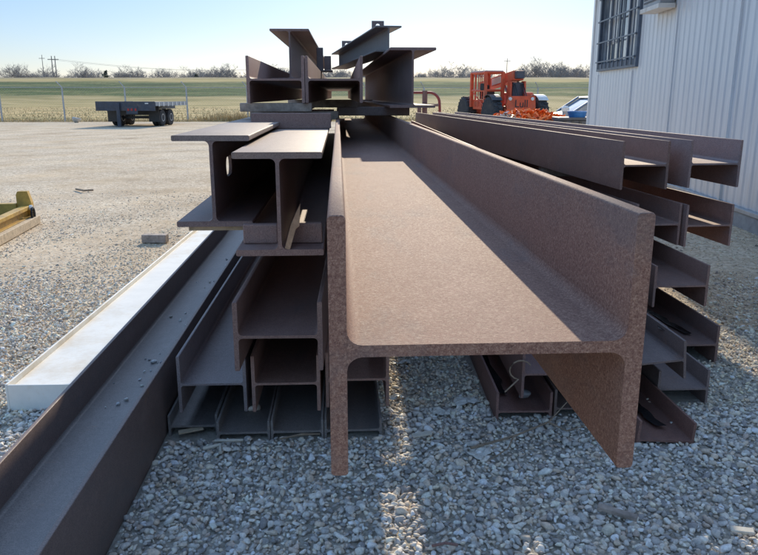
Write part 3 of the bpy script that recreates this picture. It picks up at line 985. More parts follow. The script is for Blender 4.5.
pts = []
for _ in range(9000):
    x = random.uniform(-30, 32)
    pts.append((x, fence_y(x) + random.gauss(0.3, 0.45), random.choice((0.5, 0.7, 1.0))))
for cx, sx, s, n in ((-9.3, 0.9, 3.0, 1500), (-7.8, 0.7, 2.4, 700), (-4.5, 1.2, 1.6, 500), (4.5, 1.5, 1.3, 500)):
    for _ in range(n):
        pts.append((random.gauss(cx, sx), fence_y(cx) + random.gauss(0.6, 0.5), s * random.random()))
blades('dry_grass', pts, 0.06, 0.30, 0.02, 'blade', 'dry straw-coloured grass and weeds along the chain link fence')
pts = []
for _ in range(14000):
    y = 46 + 55 * random.random() ** 1.4
    x = random.uniform(-0.62, 0.62) * y
    pts.append((x, y, 0.5 + random.random()))
blades('dry_grass', pts, 0.04, 0.14, 0.035, 'blade', 'low dry grass of the field between the fence and the levee')

# ------------------------------------------------------------------ chain link fence
fr_ = empty('chain_link_fence', (0, 44.5, 0), 0, 'chain link fence with angled barbed wire arms across the back of the yard', 'fence')


def FP(x, z, dy=0.0):
    return (x, fence_y(x) - 44.5 + dy, z)


mb = MB()
for z in (2.0, 0.06):
    mb.tube([FP(x, z) for x in np.arange(-33, 34, 3.3)], 0.021 if z > 1 else 0.006, 5)
mb.build('rail', M['galv'], fr_)
for k in range(3):
    mb = MB()
    mb.tube([FP(x, 2.1 + 0.1 * k, -0.06 - 0.08 * k) for x in np.arange(-33, 34, 3.3)], 0.005, 4)
    mb.build('barbed_wire', M['galv'], fr_)
mb = MB()
st = 0.16
for i in range(int(66 / st)):
    x = -33 + i * st
    for s in (-1, 1):
        if -33 <= x + s * 1.94 <= 33.5:
            mb.tube([FP(x, 0.06, 0.01 * s), FP(x + s * 1.94, 2.0, 0.01 * s)], 0.0022, 3, caps=False)
mb.build('wire_mesh', M['galv'], fr_)
for x in np.arange(-33.4, 34, 3.62):
    mb = MB()
    mb.tube([FP(x, 0), FP(x, 2.03)], 0.05, 8)
    mb.tube([FP(x, 2.0), FP(x - 0.22, 2.34, -0.2)], 0.03, 6)
    mb.build('post', M['galv'], fr_, smooth=True)
st_ = stones('stone', np.array([[-17.7, 43.2]]), np.array([0.16]), np.array([0.30]), 2, None, kind=None, bright=0.5)
tag(st_, 'small pale boulder at the foot of the fence left of the flatbed trailer', 'boulder')


# ------------------------------------------------------------------ bare trees and poles
def bare_tree_meshes(seed, height, spread):
    r = random.Random(seed)
    tr, cr = MB(), MB()

    def grow(p, d, ln, rad, depth, mb):
        q = p
        dd = d.copy()
        pts = [p]
        rs = [rad]
        for i in range(3):
            dd = (dd + Vector((r.gauss(0, 0.13), r.gauss(0, 0.13), 0.05))).normalized()
            q = q + dd * ln / 3
            pts.append(q)
            rs.append(rad * (1 - 0.45 * (i + 1) / 3))
        mb.tube(pts, rs, 5 if depth < 2 else 3, caps=False)
        if depth >= 5:
            return
        kids = 3 if depth < 3 else 4
        for k in range(kids):
            t = r.uniform(0.45, 1.0)
            idx = min(3, max(1, int(t * 3 + 0.5)))
            ax = Vector((r.gauss(0, 1), r.gauss(0, 1), r.gauss(0, 0.35))).normalized()
            nd = (dd * 0.75 + ax * spread + Vector((0, 0, 0.12))).normalized()
            grow(pts[idx], nd, ln * r.uniform(0.58, 0.82), max(rs[idx] * 0.62, 0.018), depth + 1, cr)
    grow(Vector((0, 0, 0)), Vector((0, 0, 1)), height * 0.30, height * 0.020, 0, tr)
    for k in range(2):
        grow(Vector((0, 0, height * 0.2)), Vector((r.gauss(0, 0.5), r.gauss(0, 0.5), 1)).normalized(), height * 0.25, height * 0.012, 1, cr)
    return tr.mesh('trunk', M['bark']), cr.mesh('crown', M['twigs'])


variants = [bare_tree_meshes(100 + i, 9.5 + (i % 3) * 0.8, 0.62 + 0.05 * i) for i in range(6)]


def tree(x, y, s, k, label, group):
    t = empty('bare_tree', (x, y, 0), random.uniform(0, 6.28), label, 'tree', group)
    for nm, me in zip(('trunk', 'crown'), variants[k]):
        o = bpy.data.objects.new(nm, me)
        COL.objects.link(o)
        o.parent = t
    t.scale = (s, s, s * random.uniform(0.92, 1.05))


random.seed(21)
x = -118
while x < 115:
    pxx = 379 + x / 205 * 742
    y = random.uniform(185, 225)
    dens_ok = True
    s = random.uniform(1.02, 1.26)
    if 80 < pxx < 92: s *= 0.75
    if 430 < pxx < 470: s = random.uniform(1.15, 1.4)
    if 530 < pxx < 580: s = random.uniform(1.25, 1.5)
    if 475 < pxx < 530: s *= 0.72
    tree(x, y, s, random.randrange(6), 'bare leafless tree in the row beyond the levee', 'bare trees beyond the levee')
    x += random.choice((0.7, 0.9, 1.2, 1.6, 2.2))


x = -122
while x < 118:
    tree(x, random.uniform(226, 250), random.uniform(0.95, 1.2), random.randrange(6), 'bare leafless tree in the row beyond the levee', 'bare trees beyond the levee')
    x += random.uniform(2.2, 4.2)


def evergreen(x, y, h, label):
    mb = MB()
    r = random.Random(int(x * 10))
    for _ in range(700):
        t = r.random()
        a = r.uniform(0, 2 * PI)
        rad = (1 - t) * h * 0.42 * math.sqrt(r.random())
        p = Vector((rad * math.cos(a), rad * math.sin(a), 0.4 + t * (h - 0.4)))
        q1 = p + Vector((r.gauss(0, 0.3), r.gauss(0, 0.3), r.gauss(0, 0.2)))
        q2 = p + Vector((r.gauss(0, 0.3), r.gauss(0, 0.3), r.gauss(0, 0.2)))
        mb.add([p, q1, q2], [(0, 1, 2)])
    t = empty('evergreen_tree', (x, y, 0), 0, label, 'tree')
    mb.build('crown', M['evergreen'], t)
    MB().tube([(0, 0, 0), (0, 0, h * 0.8)], [0.14, 0.03], 6).build('trunk', M['bark'], t)


evergreen(-101, 190, 7.2, 'dark evergreen at the far left end of the row of bare trees')
evergreen(-68, 186, 7.6, 'dark rounded evergreen above the flatbed trailer')
evergreen(34.5, 190, 7.8, 'small dark evergreen between the orange machine and the building')
evergreen(-47, 192, 7.0, 'low dark evergreen left of the raised stack')

pr_ = empty('utility_pole', (-88, 203, 0), 0, 'two-legged timber power pole above the fence on the left', 'utility pole')
for xx in (-0.45, 0.45):
    MB().tube([(xx, 0, 0), (xx, 0, 12.0)], [0.16, 0.11], 8).build('leg', M['pole'], pr_)
MB().box(-1.5, 1.5, -0.13, -0.01 - 0.1, 11.0, 11.2).build('crossarm', M['pole'], pr_)
p2 = empty('utility_pole', (-91, 203, 0), 0, 'slender single power pole left of the two-legged one', 'utility pole')
MB().tube([(0, 0, 0), (0, 0, 12.3)], [0.12, 0.07], 8).build('pole', M['pole'], p2)
MB().box(-0.8, 0.8, -0.2, -0.1, 11.3, 11.42).build('crossarm', M['pole'], p2)
p3 = empty('utility_pole', (35.5, 208, 0), 0, 'distant power pole right of the orange machine', 'utility pole')
MB().tube([(0, 0, 0), (0, 0, 11.6)], [0.15, 0.09], 8).build('pole', M['pole'], p3)
MB().box(-0.9, 0.9, -0.25, -0.13, 10.8, 10.93).build('crossarm', M['pole'], p3)
mb = MB()
for dz, xo in ((11.1, -1.3), (11.1, 1.3)):
    mb.tube([(-88 + xo + (i / 12) * 74, 203, dz - 2.0 * math.sin(PI * i / 12) - 1.6 * i / 12) for i in range(13)], 0.022, 3)
tag(mb.build('power_line', M['pole']), 'pair of thin power lines sagging right from the two-legged pole', 'power line')

# ------------------------------------------------------------------ building
bx, byaw = 3.9, 0.0485
B = empty('metal_building', (4.70, 16.5, 0), 0, 'pale blue corrugated metal building along the right side of the yard', 'building')
B.rotation_euler = (0, 0, -math.atan(byaw))
BH = 4.2
Lw = 20.0      # local -y runs back toward the camera; wall plane is local x = 0
# corrugated wall, hole for the window left out
per, dep = 0.205, 0.013


def wall_prof(y):
    t = (y / per) % 1.0
    if t < 0.16: return -dep * (t / 0.16)
    if t < 0.38: return -dep
    if t < 0.54: return -dep * (1 - (t - 0.38) / 0.16)
    return 0.0


WY0, WY1, WZ0, WZ1 = -3.42, -0.62, 2.0, 4.1


def corr_panel(mb, y0, y1, z0, z1):
    ks = {y0, y1}
    n0, n1 = int(math.floor(y0 / per)) - 1, int(math.ceil(y1 / per)) + 1
    for n_ in range(n0, n1 + 1):
        for t in (0, 0.16, 0.38, 0.54):
            y = (n_ + t) * per
            if y0 < y < y1: ks.add(y)
    ks = sorted(ks)
    vs = []
    for y in ks:
        vs += [(wall_prof(y), y, z0), (wall_prof(y), y, z1)]
    fs = [(2 * i, 2 * i + 2, 2 * i + 3, 2 * i + 1) for i in range(len(ks) - 1)]
    mb.add(vs, fs)


seams = [-20.0, -17.8, -15.6, -13.4, -11.2, -9.35, -7.38, -5.2, -3.10, -0.62, 0.0]
mb = MB()
for a, c_ in zip(seams[:-1], seams[1:]):
    if c_ <= WY0 or a >= WY1:
        corr_panel(mb, a, c_, 0.22, BH)
    else:
        lo_, hi_ = max(a, WY0), min(c_, WY1)
        corr_panel(mb, lo_, hi_, 0.22, WZ0)
        corr_panel(mb, lo_, hi_, WZ1, BH)
        if a < WY0: corr_panel(mb, a, WY0, 0.22, BH)
        if c_ > WY1: corr_panel(mb, WY1, c_, 0.22, BH)
mb.build('wall', M['siding'], B)
for s in seams[1:-1]:
    z0 = 0.22
    if s < WY1 + 0.01 and s > WY0:
        MB().box(-0.030, 0.0, s - 0.022, s + 0.022, z0, WZ0 - 0.06).build('seam', M['siding'], B)
    else:
        MB().box(-0.030, 0.0, s - 0.022, s + 0.022, z0, BH - 0.1).build('seam', M['siding'], B)
MB().box(-0.035, 0.12, -0.02, 0.10, 0.22, BH, 0.004).build('corner_trim', M['siding'], B)
MB().box(-0.02, 9.0, 0.101, 0.13, 0.22, BH).build('wall', M['siding'], B)
MB().box(0.14, 9.0, -Lw - 0.1, -Lw - 0.01, 0.22, BH).build('wall', M['siding'], B)
MB().box(-0.06, 9.1, -Lw - 0.1, 0.14, -0.05, 0.17).build('foundation', M['concrete'], B)
MB().box(-0.075, 0.0, -Lw, 0.10, 0.171, 0.219, 0.004).build('base_flashing', M['galv'], B)
MB().box(-1.15, 9.2, -Lw - 0.2, 0.5, BH + 0.001, BH + 0.2).build('roof', M['roof'], B)  # deep overhang added out of view so its shadow covers the gravel
MB().box(0.3, 8.9, -Lw, 0.05, 0.2, BH - 0.05).build('interior', M['dark_paint'], B)
# window
wf = MB()
fw = 0.13
wf.box(-0.065, 0.05, WY0, WY0 + fw, WZ0, WZ1, 0.004)
wf.box(-0.065, 0.05, WY1 - fw * 0.6, WY1, WZ0, WZ1, 0.004)
wf.box(-0.067, 0.05, WY0 + fw + .0005, WY1 - fw * 0.6 - .0005, WZ0, WZ0 + 0.14, 0.004)
wf.box(-0.067, 0.05, WY0 + fw + .0005, WY1 - fw * 0.6 - .0005, WZ1 - 0.08, WZ1, 0.004)
win = wf.build('window', M['trim'], B)
MB().box(0.03, 0.036, WY0 + fw, WY1 - fw * 0.6, WZ0 + 0.14, WZ1 - 0.08).build('pane', M['glass'], win)
cm = MB()
cm.box(0.022, 0.028, WY0 + fw + 0.01, WY0 + fw + 0.66, WZ0 + 0.15, WZ1 - 0.09)
cm.box(0.022, 0.028, WY0 + fw + 1.55, WY0 + fw + 2.3, WZ0 + 0.5, WZ1 - 0.09)
cm.box(0.022, 0.028, WY0 + fw + 0.72, WY0 + fw + 0.86, WZ0 + 0.15, WZ1 - 0.09)
cm.build('pane_reflection', M['sky_reflection'], win)  # pale sheets over the glass stand in for sky reflections
mu = MB()
ya, yb = WY0 + fw, WY1 - fw * 0.6
for k in range(1, 4):
    y = ya + (yb - ya) * k / 4
    mu.box(-0.02, 0.018, y - 0.022, y + 0.022, WZ0 + 0.141, WZ1 - 0.081)
mu.build('mullion', M['trim'], win)
bars = MB()
for k in range(0, 9):
    y = ya + (yb - ya) * (k + 0.25) / 8.7
    bars.tube([(-0.085, y, WZ0 + 0.04), (-0.085, y, WZ1 - 0.03)], 0.012, 6)
for z in (2.18, 2.56, 2.98, 3.42, 3.85):
    bars.box(-0.10, -0.072, ya - 0.10, yb + 0.05, z - 0.013, z + 0.013)
bars.build('security_bars', M['trim'], win)
# air conditioner
ac = empty('air_conditioner', B.matrix_basis @ Vector((-0.036, -4.66, 2.82)), -math.atan(byaw), 'grey window air conditioner sticking out of the metal wall right of the barred window', 'air conditioner')
MB().box(-0.22, 0, -0.42, 0.42, 0.03, 0.6, 0.012).build('case', M['grey_paint'], ac)
MB().box(-0.25, 0.0, -0.46, 0.46, -0.04, 0.028, 0.004).build('base_pan', M['pale_paint'], ac)
g = MB()
for k in range(9):
    g.box(-0.228, -0.2205, -0.36, 0.36, 0.09 + k * 0.05, 0.115 + k * 0.05)
g.build('grille', M['dark_paint'], ac)

# ------------------------------------------------------------------ flatbed trailer
T = empty('flatbed_trailer', (-12.7, 37.0, 0), math.radians(-6), 'dark flatbed trailer parked in front of the chain link fence', 'trailer')
MB().box(-1.55, 1.55, 0.0, 0.06, 0.78, 1.24, 0.01).build('tail_panel', M['dark_paint'], T)
MB().box(-1.52, 1.52, 0.065, 4.3, 1.10, 1.20, 0.01).build('deck', M['wood'], T)
f = MB()
for xx in (-0.5, 0.5):
    f.box(xx - 0.06, xx + 0.06, 0.07, 5.2, 0.82, 1.098)
f.build('chassis', M['dark_paint'], T)
for sx in (-1, 1):
    fm_ = MB().box(sx * 1.55 - 0.03, sx * 1.55 + 0.03, 0.07, 4.3, 1.02, 1.22)
    fm_.build('side_rail', M['grey_paint' if sx > 0 else 'dark_paint'], T)
st = MB()
for k in range(7):
    st.box(1.582, 1.62, 0.4 + k * 0.58, 0.47 + k * 0.58, 1.0, 1.2)
st.build('stake_pocket', M['pale_paint'], T)
for sx in (-1, 1):
    for y in (1.5, 2.6):
        for o_ in (0, 0.27):
            cxw = sx * (1.22 - o_)
            w_ = MB().lathe([(-0.11, 0.2), (-0.11, 0.36), (-0.08, 0.42), (0.08, 0.42), (0.11, 0.36), (0.11, 0.2)], 24, 'x', (cxw, y, 0.42)).build('wheel', M['tyre'], T, smooth=True)
            MB().lathe([(-0.10, 0.06), (-0.112, 0.19), (0.112, 0.19), (0.10, 0.06)], 20, 'x', (cxw, y, 0.42)).build('rim', M['pale_paint'], w_, smooth=True)
MB().box(-1.05, 1.05, 1.45, 1.55, 0.36, 0.48).box(-1.05, 1.05, 2.55, 2.65, 0.36, 0.48).build('axle', M['black'], T)
MB().box(-1.3, 1.3, 1.0, 1.05, 0.55, 1.09).build('crossmember', M['black'], T)
for sx in (-1, 1):
    MB().box(sx * 1.1 - 0.28, sx * 1.1 + 0.28, 0.88, 0.9, 0.22, 1.09).build('mud_flap', M['black'], T)
jk = MB()
jk.box(-0.42, -0.25, -0.12, 0.0, 0.0, 1.15, 0.01)
jk.box(-0.5, -0.17, -0.16, 0.04, 0.0, 0.03)
jk.build('jack', M['dark_paint'], T)
MB().box(0.05, 0.65, -0.03, 0.0, 0.62, 1.0, 0.01).build('light_board', M['dark_paint'], T)
for xx in (0.12, 0.30, 0.50):
    MB().box(xx, xx + 0.10, -0.05, -0.031, 0.78, 0.90, 0.01).build('tail_light', M['lamp_red'], T)
MB().box(1.05, 1.22, -0.02, 0.0, 1.12, 1.17).build('marker_plate', M['pale_paint'], T)

# ------------------------------------------------------------------ telehandler
D = empty('telehandler', (6.15, 33.2, 0), math.radians(15), 'orange-red telehandler with an open cage cab behind the right stack', 'telehandler')


def wheel(x, y, r, w, steer=0.0):
    e = MB()
    h_ = w / 2
    e.lathe([(-h_, r * 0.55), (-h_, r * 0.86), (-h_ * 0.8, r * 0.97), (h_ * 0.8, r * 0.97), (h_, r * 0.86), (h_, r * 0.55)], 28, 'x', (x, y, r))
    for k in range(22):                                   # lugs
        a = 2 * PI * k / 22
        for s in (-1, 1):
            mt = Matrix.Translation((x + s * h_ * 0.45, y, r)) @ Matrix.Rotation(a + s * 0.07, 4, 'X')
            e.box(-h_ * 0.42, h_ * 0.42, -0.03, 0.03, r * 0.95, r * 1.01, 0, mt)
    t_ = e.build('wheel', M['tyre'], D)
    MB().lathe([(-h_ * 0.75, 0.08), (-h_ * 0.95, r * 0.5), (h_ * 0.95, r * 0.5), (h_ * 0.75, 0.08)], 20, 'x', (x, y, r)).build('rim', M['pale_paint'], t_, smooth=True)


for x, y in ((-1.12, 0.1), (1.12, 0.1), (-1.12, 3.1), (1.12, 3.1)):
    wheel(x, y, 0.74, 0.48)
ch = MB()
ch.box(-0.72, 0.72, -0.35, 4.2, 0.62, 1.05, 0.04)
ch.build('chassis', M['orange'], D)
fp = MB().prism([(-0.66, 0.80), (0.62, 0.80), (0.70, 1.0), (0.66, 1.50), (-0.58, 1.50), (-0.72, 1.12)], -0.52, -0.40).build('front_plate', M['orange'], D)
tc = bpy.data.curves.new('lettering', 'FONT')
tc.body = 'Lull'
tc.size = 0.46
tc.extrude = 0.006
tc.align_x = 'CENTER'
to = bpy.data.objects.new('lettering_source', tc)
COL.objects.link(to)
bpy.context.view_layer.update()
tm = bpy.data.meshes.new_from_object(to.evaluated_get(bpy.context.evaluated_depsgraph_get()))
bpy.data.objects.remove(to)
tm.materials.clear()
tm.materials.append(M['black'])
lt = bpy.data.objects.new('lettering', tm)
COL.objects.link(lt)
lt.parent = fp
lt.location = (0, -0.532, 1.02)
lt.rotation_euler = (PI / 2, 0, 0)
# engine hood right, fenders
MB().box(0.40, 1.25, 0.75, 2.6, 1.06, 1.68, 0.10).build('engine_hood', M['orange'], D)
for sx in (-1, 1):
    fd = MB()
    for a0 in range(4, 9):
        a = math.radians(a0 * 15)
        b_ = math.radians(a0 * 15 + 15)
        fd.prism([(0.1 + 0.76 * math.cos(a), 0.74 + 0.80 * math.sin(a)), (0.1 + 0.76 * math.cos(b_), 0.74 + 0.80 * math.sin(b_)), (0.1 + 0.79 * math.cos(b_), 0.74 + 0.83 * math.sin(b_)), (0.1 + 0.79 * math.cos(a), 0.74 + 0.83 * math.sin(a))], sx * 1.12 - 0.24, sx * 1.12 + 0.24, 'x')
    fd.build('fender', M['pale_paint' if sx > 0 else 'black'], D, smooth=True)
# cage cab left
cg = MB()
P4 = [(-1.20, 0.75), (-0.35, 0.75), (-0.35, 2.35), (-1.20, 2.35)]
for x, y in P4:
    cg.box(x - 0.07, x + 0.07, y - 0.07, y + 0.07, 1.0, 2.56, 0.01)
for (x0, y0), (x1, y1) in zip(P4, P4[1:] + P4[:1]):
    for z in (2.53, 1.75):
        cg.tube([(x0, y0, z), (x1, y1, z)], 0.06, 6)
for k in range(1, 4):
    cg.tube([(-1.20 + 0.85 * k / 4, 0.75, 2.55), (-1.20 + 0.85 * k / 4, 2.35, 2.55)], 0.025, 6)
cg.tube([(-1.2, 0.75, 1.0), (-1.2, 2.35, 1.75)], 0.03, 6)
for k in range(1, 4):
    cg.tube([(-1.2, 0.75 + 0.4 * k, 1.0), (-1.2, 0.75 + 0.4 * k, 2.5)], 0.022, 6)
    cg.tube([(-1.20 + 0.85 * k / 4, 2.35, 1.0), (-1.20 + 0.85 * k / 4, 2.35, 2.5)], 0.02, 6)
cg.build('cage', M['orange'], D)
MB().box(-1.22, -0.33, 0.74, 2.37, 2.57, 2.62, 0.01).build('roof', M['grey_paint'], D)
MB().box(-1.15, -0.40, 0.78, 2.3, 0.9, 1.35, 0.03).build('cab_floor', M['orange'], D)
sm_ = MB()
sm_.box(-1.0, -0.55, 1.3, 1.75, 1.36, 1.5, 0.03)
sm_.box(-1.0, -0.55, 1.76, 1.86, 1.36, 2.0, 0.03)
sm_.build('seat', M['black'], D)
MB().lathe([(-0.015, 0.0), (-0.015, 0.19), (0.015, 0.19), (0.015, 0.0)], 18, 'y', (-0.78, 1.08, 1.62)).build('steering_wheel', M['black'], D)
# boom: rises toward the camera
bmx = Matrix.Translation((0.12, 4.0, 1.75)) @ Matrix.Rotation(math.radians(-6.5), 4, 'X')
boom = MB().box(-0.26, 0.26, -3.9, 0, 0, 0.42, 0.02, bmx).build('boom', M['orange'], D)
MB().box(-0.19, 0.19, -4.15, -3.905, 0.05, 0.37, 0.02, bmx).build('inner_boom', M['dark_paint'], boom)
MB().box(-0.27, -0.262, -2.9, -1.6, 0.06, 0.36, 0, bmx).build('decal', M['pale_paint'], boom)
hd = MB()
hd.prism([(-0.15, 0.95), (0.50, 0.95), (0.42, 2.1), (-0.05, 2.1)], 0.25, 0.55)
hd.build('lift_frame', M['dark_paint'], D)
sd_ = MB()
for xx in (-0.22, 0.47):
    sd_.prism([(0.1, 0.9), (0.55, 0.9), (0.45, 2.15), (0.15, 2.15)], xx - 0.04, xx + 0.04, 'x')
sd_.build('boom_cheek', M['orange'], D)
cy = MB()
cy.tube([(0.12, 0.2, 1.0), (0.12, 1.6, 1.95)], 0.07, 10)
cy.build('lift_cylinder', M['galv'], D, smooth=True)
for xx in (-0.55, 0.52):
    MB().lathe([(0, 0.04), (0.02, 0.075), (0.06, 0.075)], 14, 'y', (xx, -0.58, 1.38)).build('headlight', M['pale_paint'], D, smooth=True)
MB().tube([(0.9, 2.3, 1.6), (0.9, 2.3, 2.15)], 0.045, 8).build('exhaust', M['dark_paint'], D)
hs = MB()
for q_ in (-0.1, 0.0, 0.32, 0.4):
    hs.tube([(q_, 0.3, 1.0), (q_ + 0.05, -0.1, 1.5), (q_, 0.2, 2.0), (q_, 0.9, 2.2)], 0.022, 6)
hs.build('hose', M['black'], D, smooth=True)
mr = MB()
mr.box(-1.45, -1.28, 0.7, 0.74, 1.75, 2.05, 0.01)
mr.build('mirror', M['black'], D)

# ------------------------------------------------------------------ bin with orange netting, crates, blue tub, post, car
bn = empty('steel_bin', (4.2, 20.5, 0), -0.06, 'low rusty steel bin in front of the orange machine', 'bin')
q = MB()
q.box(-1.0, 1.0, 0, 0.05, 0.25, 0.86)
q.box(-1.0, 1.0, 1.25, 1.3, 0.25, 0.86)
q.box(-1.0, -0.95, 0.0505, 1.2495, 0.25, 0.86)
q.box(0.95, 1.0, 0.0505, 1.2495, 0.25, 0.86)
q.box(-0.949, 0.949, 0.0505, 1.2495, 0.25, 0.31)
q.build('tray', M['rust_red'], bn)
MB().box(-1.03, 1.03, -0.03, 1.33, 0.861, 0.90, 0.005).build('rim', M['rust'], bn)
for x in (-0.8, 0.7):
    MB().box(x, x + 0.12, 0.05, 1.25, 0, 0.249).build('skid', M['rust_dark'], bn)


def heap(name, n, cx, cy_, z, sx, sy, sz, mat, label, cat, seed):
    r = random.Random(seed)
    mb = MB()
    for _ in range(n):
        a, c_ = r.gauss(0, 0.5), r.gauss(0, 0.5)
        a, c_ = max(-1, min(1, a)), max(-1, min(1, c_))
        zz = sz * max(0, 1 - 0.6 * a * a - 0.6 * c_ * c_) * r.random()
        p = Vector((cx + a * sx, cy_ + c_ * sy, z + zz))
        m_ = Euler((r.uniform(-1, 1), r.uniform(-1, 1), r.uniform(0, 6))).to_matrix()
        s = r.uniform(0.06, 0.15)
        k = r.randrange(3)
        if k == 0:
            loc = [(-s, -s * .5, 0), (s, -s * .4, .02), (s * .9, s * .5, -.02), (-s, s * .4, .03)]
        elif k == 1:
            loc = [(-s, -s * .2, 0), (s, -s * .2, s * .4), (s, s * .2, s * .5), (-s, s * .3, 0.02)]
        else:
            loc = [(-s * .7, -s * .7, 0), (s * .7, -s * .5, s * .3), (s * .6, s * .7, 0), (-s * .5, s * .6, s * .4)]
        i = len(mb.v)
        mb.v += [tuple(p + m_ @ Vector(l)) for l in loc]
        mb.f += [(i, i + 1, i + 2), (i, i + 2, i + 3)]
    o = mb.build(name, M[mat])
    return tag(o, label, cat)


heap('orange_netting', 1100, 4.25, 21.1, 0.84, 0.95, 0.75, 0.24, 'orange_net', 'heap of crumpled orange plastic netting filling the steel bin', 'netting', 5)
heap('plastic_scrap', 220, 3.8, 21.0, 0.84, 0.5, 0.6, 0.16, 'litter', 'pale plastic scraps mixed into the left of the orange netting', 'scrap', 6)

ck = empty('black_crate', (4.87, 18.2, 0), -0.03, 'dark plastic crate beside the corner of the metal building', 'crate')
MB().box(-0.40, 0.55, 0, 0.8, 0.0, 0.92, 0.02).build('body', M['dark_paint'], ck)
MB().box(-0.43, 0.58, -0.03, 0.83, 0.921, 0.985, 0.01).build('rim', M['dark_paint'], ck)
r_ = MB()
for k in range(5):
    r_.box(-0.30 + k * 0.19, -0.24 + k * 0.19, -0.02, -0.001, 0.05, 0.90)
r_.build('rib', M['black'], ck)
tb = empty('blue_tub', (4.98, 18.55, 0.986), 0, 'blue plastic tub standing on the dark crate', 'tub')
MB().lathe([(0.0, 0.20), (0.12, 0.235), (0.12, 0.25), (0.15, 0.25), (0.15, 0.22), (0.03, 0.19)], 24, 'z').build('body', M['blue'], tb, smooth=True)
bl = empty('bollard', (6.05, 24.0, 0), 0, 'short steel post with a white cap left of the parked car', 'bollard')
MB().lathe([(0, 0.10), (1.02, 0.10)], 16, 'z').build('post', M['grey_paint'], bl, smooth=True)
MB().lathe([(1.021, 0.125), (1.13, 0.125), (1.19, 0.06)], 16, 'z').build('cap', M['pale_paint'], bl, smooth=True)

V = empty('parked_car', (7.75, 25.5, 0), 0.10, 'blue-grey car half hidden behind the corner of the metal building', 'car')
bd = [(-1.62, 0.35), (-1.66, 0.70), (-1.55, 0.90), (-1.2, 0.98), (2.0, 1.02), (2.25, 0.9), (2.25, 0.4), (1.75, 0.32), (-1.5, 0.32)]
body_ = MB().prism(bd, -0.9, 0.9)
body_.build('body', M['silver'], V)
cab = [(-1.35, 0.985), (-0.60, 1.47), (0.9, 1.52), (1.9, 1.025)]
MB().prism([(-1.3, 0.99), (-0.58, 1.44), (0.88, 1.49), (1.8, 1.025)], -0.78, 0.78).build('window', M['glass'], V)
rf = MB()
rf.prism([(-0.66, 1.45), (-0.60, 1.49), (0.9, 1.54), (0.94, 1.49)], -0.80, 0.80)
for a, c_ in (((-1.38, 0.98), (-0.62, 1.47)), ((0.05, 1.0), (0.08, 1.5)), ((1.9, 1.02), (0.9, 1.51))):
    for yy in (-0.80, 0.80):
        rf.tube([(a[0], yy, a[1]), (c_[0], yy, c_[1])], 0.04, 6)
rf.build('roof', M['silver'], V)
for x in (-1.12, 1.4):
    for y in (-0.82, 0.82):
        w_ = MB().lathe([(-0.1, 0.18), (-0.1, 0.30), (0.1, 0.30), (0.1, 0.18)], 22, 'y', (x, y, 0.31)).build('wheel', M['tyre'], V, smooth=True)
        MB().lathe([(-0.105, 0.05), (-0.105, 0.19), (0.105, 0.19), (0.105, 0.05)], 18, 'y', (x, y, 0.31)).build('rim', M['silver'], w_, smooth=True)
for y in (-0.65, 0.65):
    MB().box(-1.67, -1.60, y - 0.18, y + 0.18, 0.68, 0.80, 0.01).build('headlight', M['pale_paint'], V)

# ------------------------------------------------------------------ red pipe stand behind the raised stack
rs = empty('pipe_stand', (0.75, 17.0, 0), -0.05, 'red pipe stand with a curved rail behind the raised stack', 'pipe stand')
MB().box(-0.7, 0.62, -0.05, 0.05, 1.27, 1.33, 0.005).build('crossbar', M['rust'], rs)
MB().box(0.13, 0.22, -0.04, 0.04, 0, 1.269, 0.005).build('post', M['rust_red'], rs)
MB().box(-0.65, -0.56, -0.04, 0.04, 0, 1.269, 0.005).build('post', M['rust_red'], rs)
arc = [(-0.7, 0.1, 1.58), (0.40, 0.1, 1.58)] + [(0.40 + 0.24 * math.sin(a), 0.1, 1.34 + 0.24 * math.cos(a)) for a in [i * PI / 16 for i in range(1, 9)]] + [(0.66, 0.1, 1.0), (0.68, 0.1, 0.0)]
MB().tube(arc, 0.032, 8).build('rail', M['red'], rs, smooth=True)
MB().tube([(0.30, 0.1, 0), (0.30, 0.1, 1.62)], 0.06, 8).build('upright', M['rust_red'], rs, smooth=True)

# ------------------------------------------------------------------ yellow frame at the left edge
yf = empty('yellow_frame', (-4.17, 8.62, 0), math.radians(8.5), 'yellow steel skid frame with an upright end post at the left edge', 'skid frame')
rl = MB()
rl.box(-0.10, 0.0, -3.2, -0.06, 0.19, 0.235, 0.004)
rl.box(-0.06, -0.045, -3.2, -0.06, 0.1105, 0.1895)
rl.box(-0.10, 0.0, -3.2, -0.06, 0.10, 0.11, 0.003)
rl.build('side_rail', M['yellow'], yf)
MB().box(-2.6, -0.16, -0.09, 0.0, 0.10, 0.26, 0.006).build('back_rail', M['yellow'], yf)
MB().prism([(-0.16, 0.10), (0.005, 0.10), (0.005, 0.26), (-0.03, 0.40), (-0.14, 0.40), (-0.16, 0.36)], -0.055, 0.02).build('end_post', M['yellow'], yf)
fl_ = MB()
fl_.box(-2.6, -0.105, -3.2, -0.095, 0.10, 0.12)
for k in range(5):
    fl_.box(-2.6, -0.105, -0.7 - k * 0.55, -0.62 - k * 0.55, 0.1205, 0.2)
fl_.build('floor_plate', M['dark_paint'], yf)
MB().box(-0.14, 0.06, -3.2, 0.04, 0.0, 0.098, 0.006).build('skid', M['wood_pale'], yf)
MB().box(-2.6, -0.145, -0.12, 0.02, 0.0, 0.098, 0.006).build('skid', M['wood_pale'], yf)
MB().tube([(0.03, -0.12 + 0.05 * math.sin(a), 0.13 + 0.085 * math.cos(a)) for a in [2 * PI * i / 16 for i in range(16)]], 0.015, 7, closed=True).build('shackle', M['black'], yf, smooth=True)
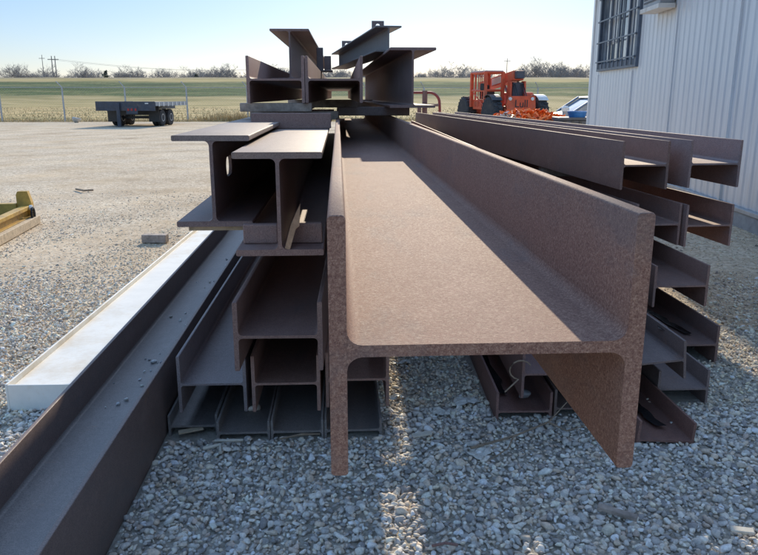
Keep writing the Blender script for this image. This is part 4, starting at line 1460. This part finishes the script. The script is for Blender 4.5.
MB().lathe([(0.0, 0.03), (0.03, 0.03)], 12, 'x', (0.001, -0.12, 0.215)).build('pin', M['pale_paint'], yf, smooth=True)

# twig on the yard
mb = MB()
mb.tube([px_ground(76, 189, 0.02), px_ground(84, 190.5, 0.03), px_ground(93, 190, 0.02)], 0.016, 6)
tag(mb.build('fallen_branch', M['twig'], smooth=True), 'short dark branch lying alone on the open yard', 'branch')

# ------------------------------------------------------------------ sky, sun, camera
SUN_V = Vector((0.2537, 2.117, 1.0)).normalized()
el = math.asin(SUN_V.z)
az = math.atan2(SUN_V.x, SUN_V.y)
w = bpy.data.worlds.new('World')
scene.world = w
w.use_nodes = True
nt = w.node_tree
bg = nt.nodes['Background']
sky = nt.nodes.new('ShaderNodeTexSky')
sky.sky_type = 'NISHITA'
sky.sun_disc = False
sky.sun_elevation = el
sky.sun_rotation = az
sky.air_density = 1.0
sky.dust_density = 0.25
sky.ozone_density = 5.0
tc_ = nt.nodes.new('ShaderNodeTexCoord')
sep = nt.nodes.new('ShaderNodeSeparateXYZ')
nt.links.new(tc_.outputs['Generated'], sep.inputs['Vector'])
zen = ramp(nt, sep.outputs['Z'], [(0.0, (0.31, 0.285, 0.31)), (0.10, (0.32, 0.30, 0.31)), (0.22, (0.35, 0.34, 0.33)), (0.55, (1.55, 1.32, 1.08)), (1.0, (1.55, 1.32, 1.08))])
gain = nt.nodes.new('ShaderNodeMix')
gain.data_type = 'RGBA'
gain.blend_type = 'MULTIPLY'
gain.inputs[0].default_value = 1.0
nt.links.new(sky.outputs['Color'], gain.inputs[6])
nt.links.new(zen, gain.inputs[7])
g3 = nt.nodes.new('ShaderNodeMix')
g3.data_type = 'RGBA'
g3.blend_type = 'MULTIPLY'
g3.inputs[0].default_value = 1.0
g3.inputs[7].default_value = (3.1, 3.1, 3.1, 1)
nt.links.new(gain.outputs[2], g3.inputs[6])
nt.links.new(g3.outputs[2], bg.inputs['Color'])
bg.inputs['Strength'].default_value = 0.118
sl = bpy.data.lights.new('sun', 'SUN')
sl.energy = 5.0
sl.angle = math.radians(0.55)
sl.color = (1.0, 0.87, 0.66)
so = bpy.data.objects.new('sun', sl)
COL.objects.link(so)
so.rotation_euler = (-SUN_V).to_track_quat('-Z', 'Y').to_euler()
so.location = SUN_V * 60

cam = bpy.data.cameras.new('camera')
cam.sensor_width = 36
cam.lens = 36 * 720 / 758
cam.clip_end = 4000
co = bpy.data.objects.new('camera', cam)
COL.objects.link(co)
co.location = (0, 0, 1.5)
co.rotation_euler = (PI / 2 - math.atan(181.5 / 720), 0, 0)
scene.camera = co
scene.view_settings.view_transform = 'Standard'
scene.view_settings.look = 'None'
scene.view_settings.exposure = 0
scene.view_settings.gamma = 1

scene.cycles.max_bounces = 14
scene.cycles.diffuse_bounces = 8
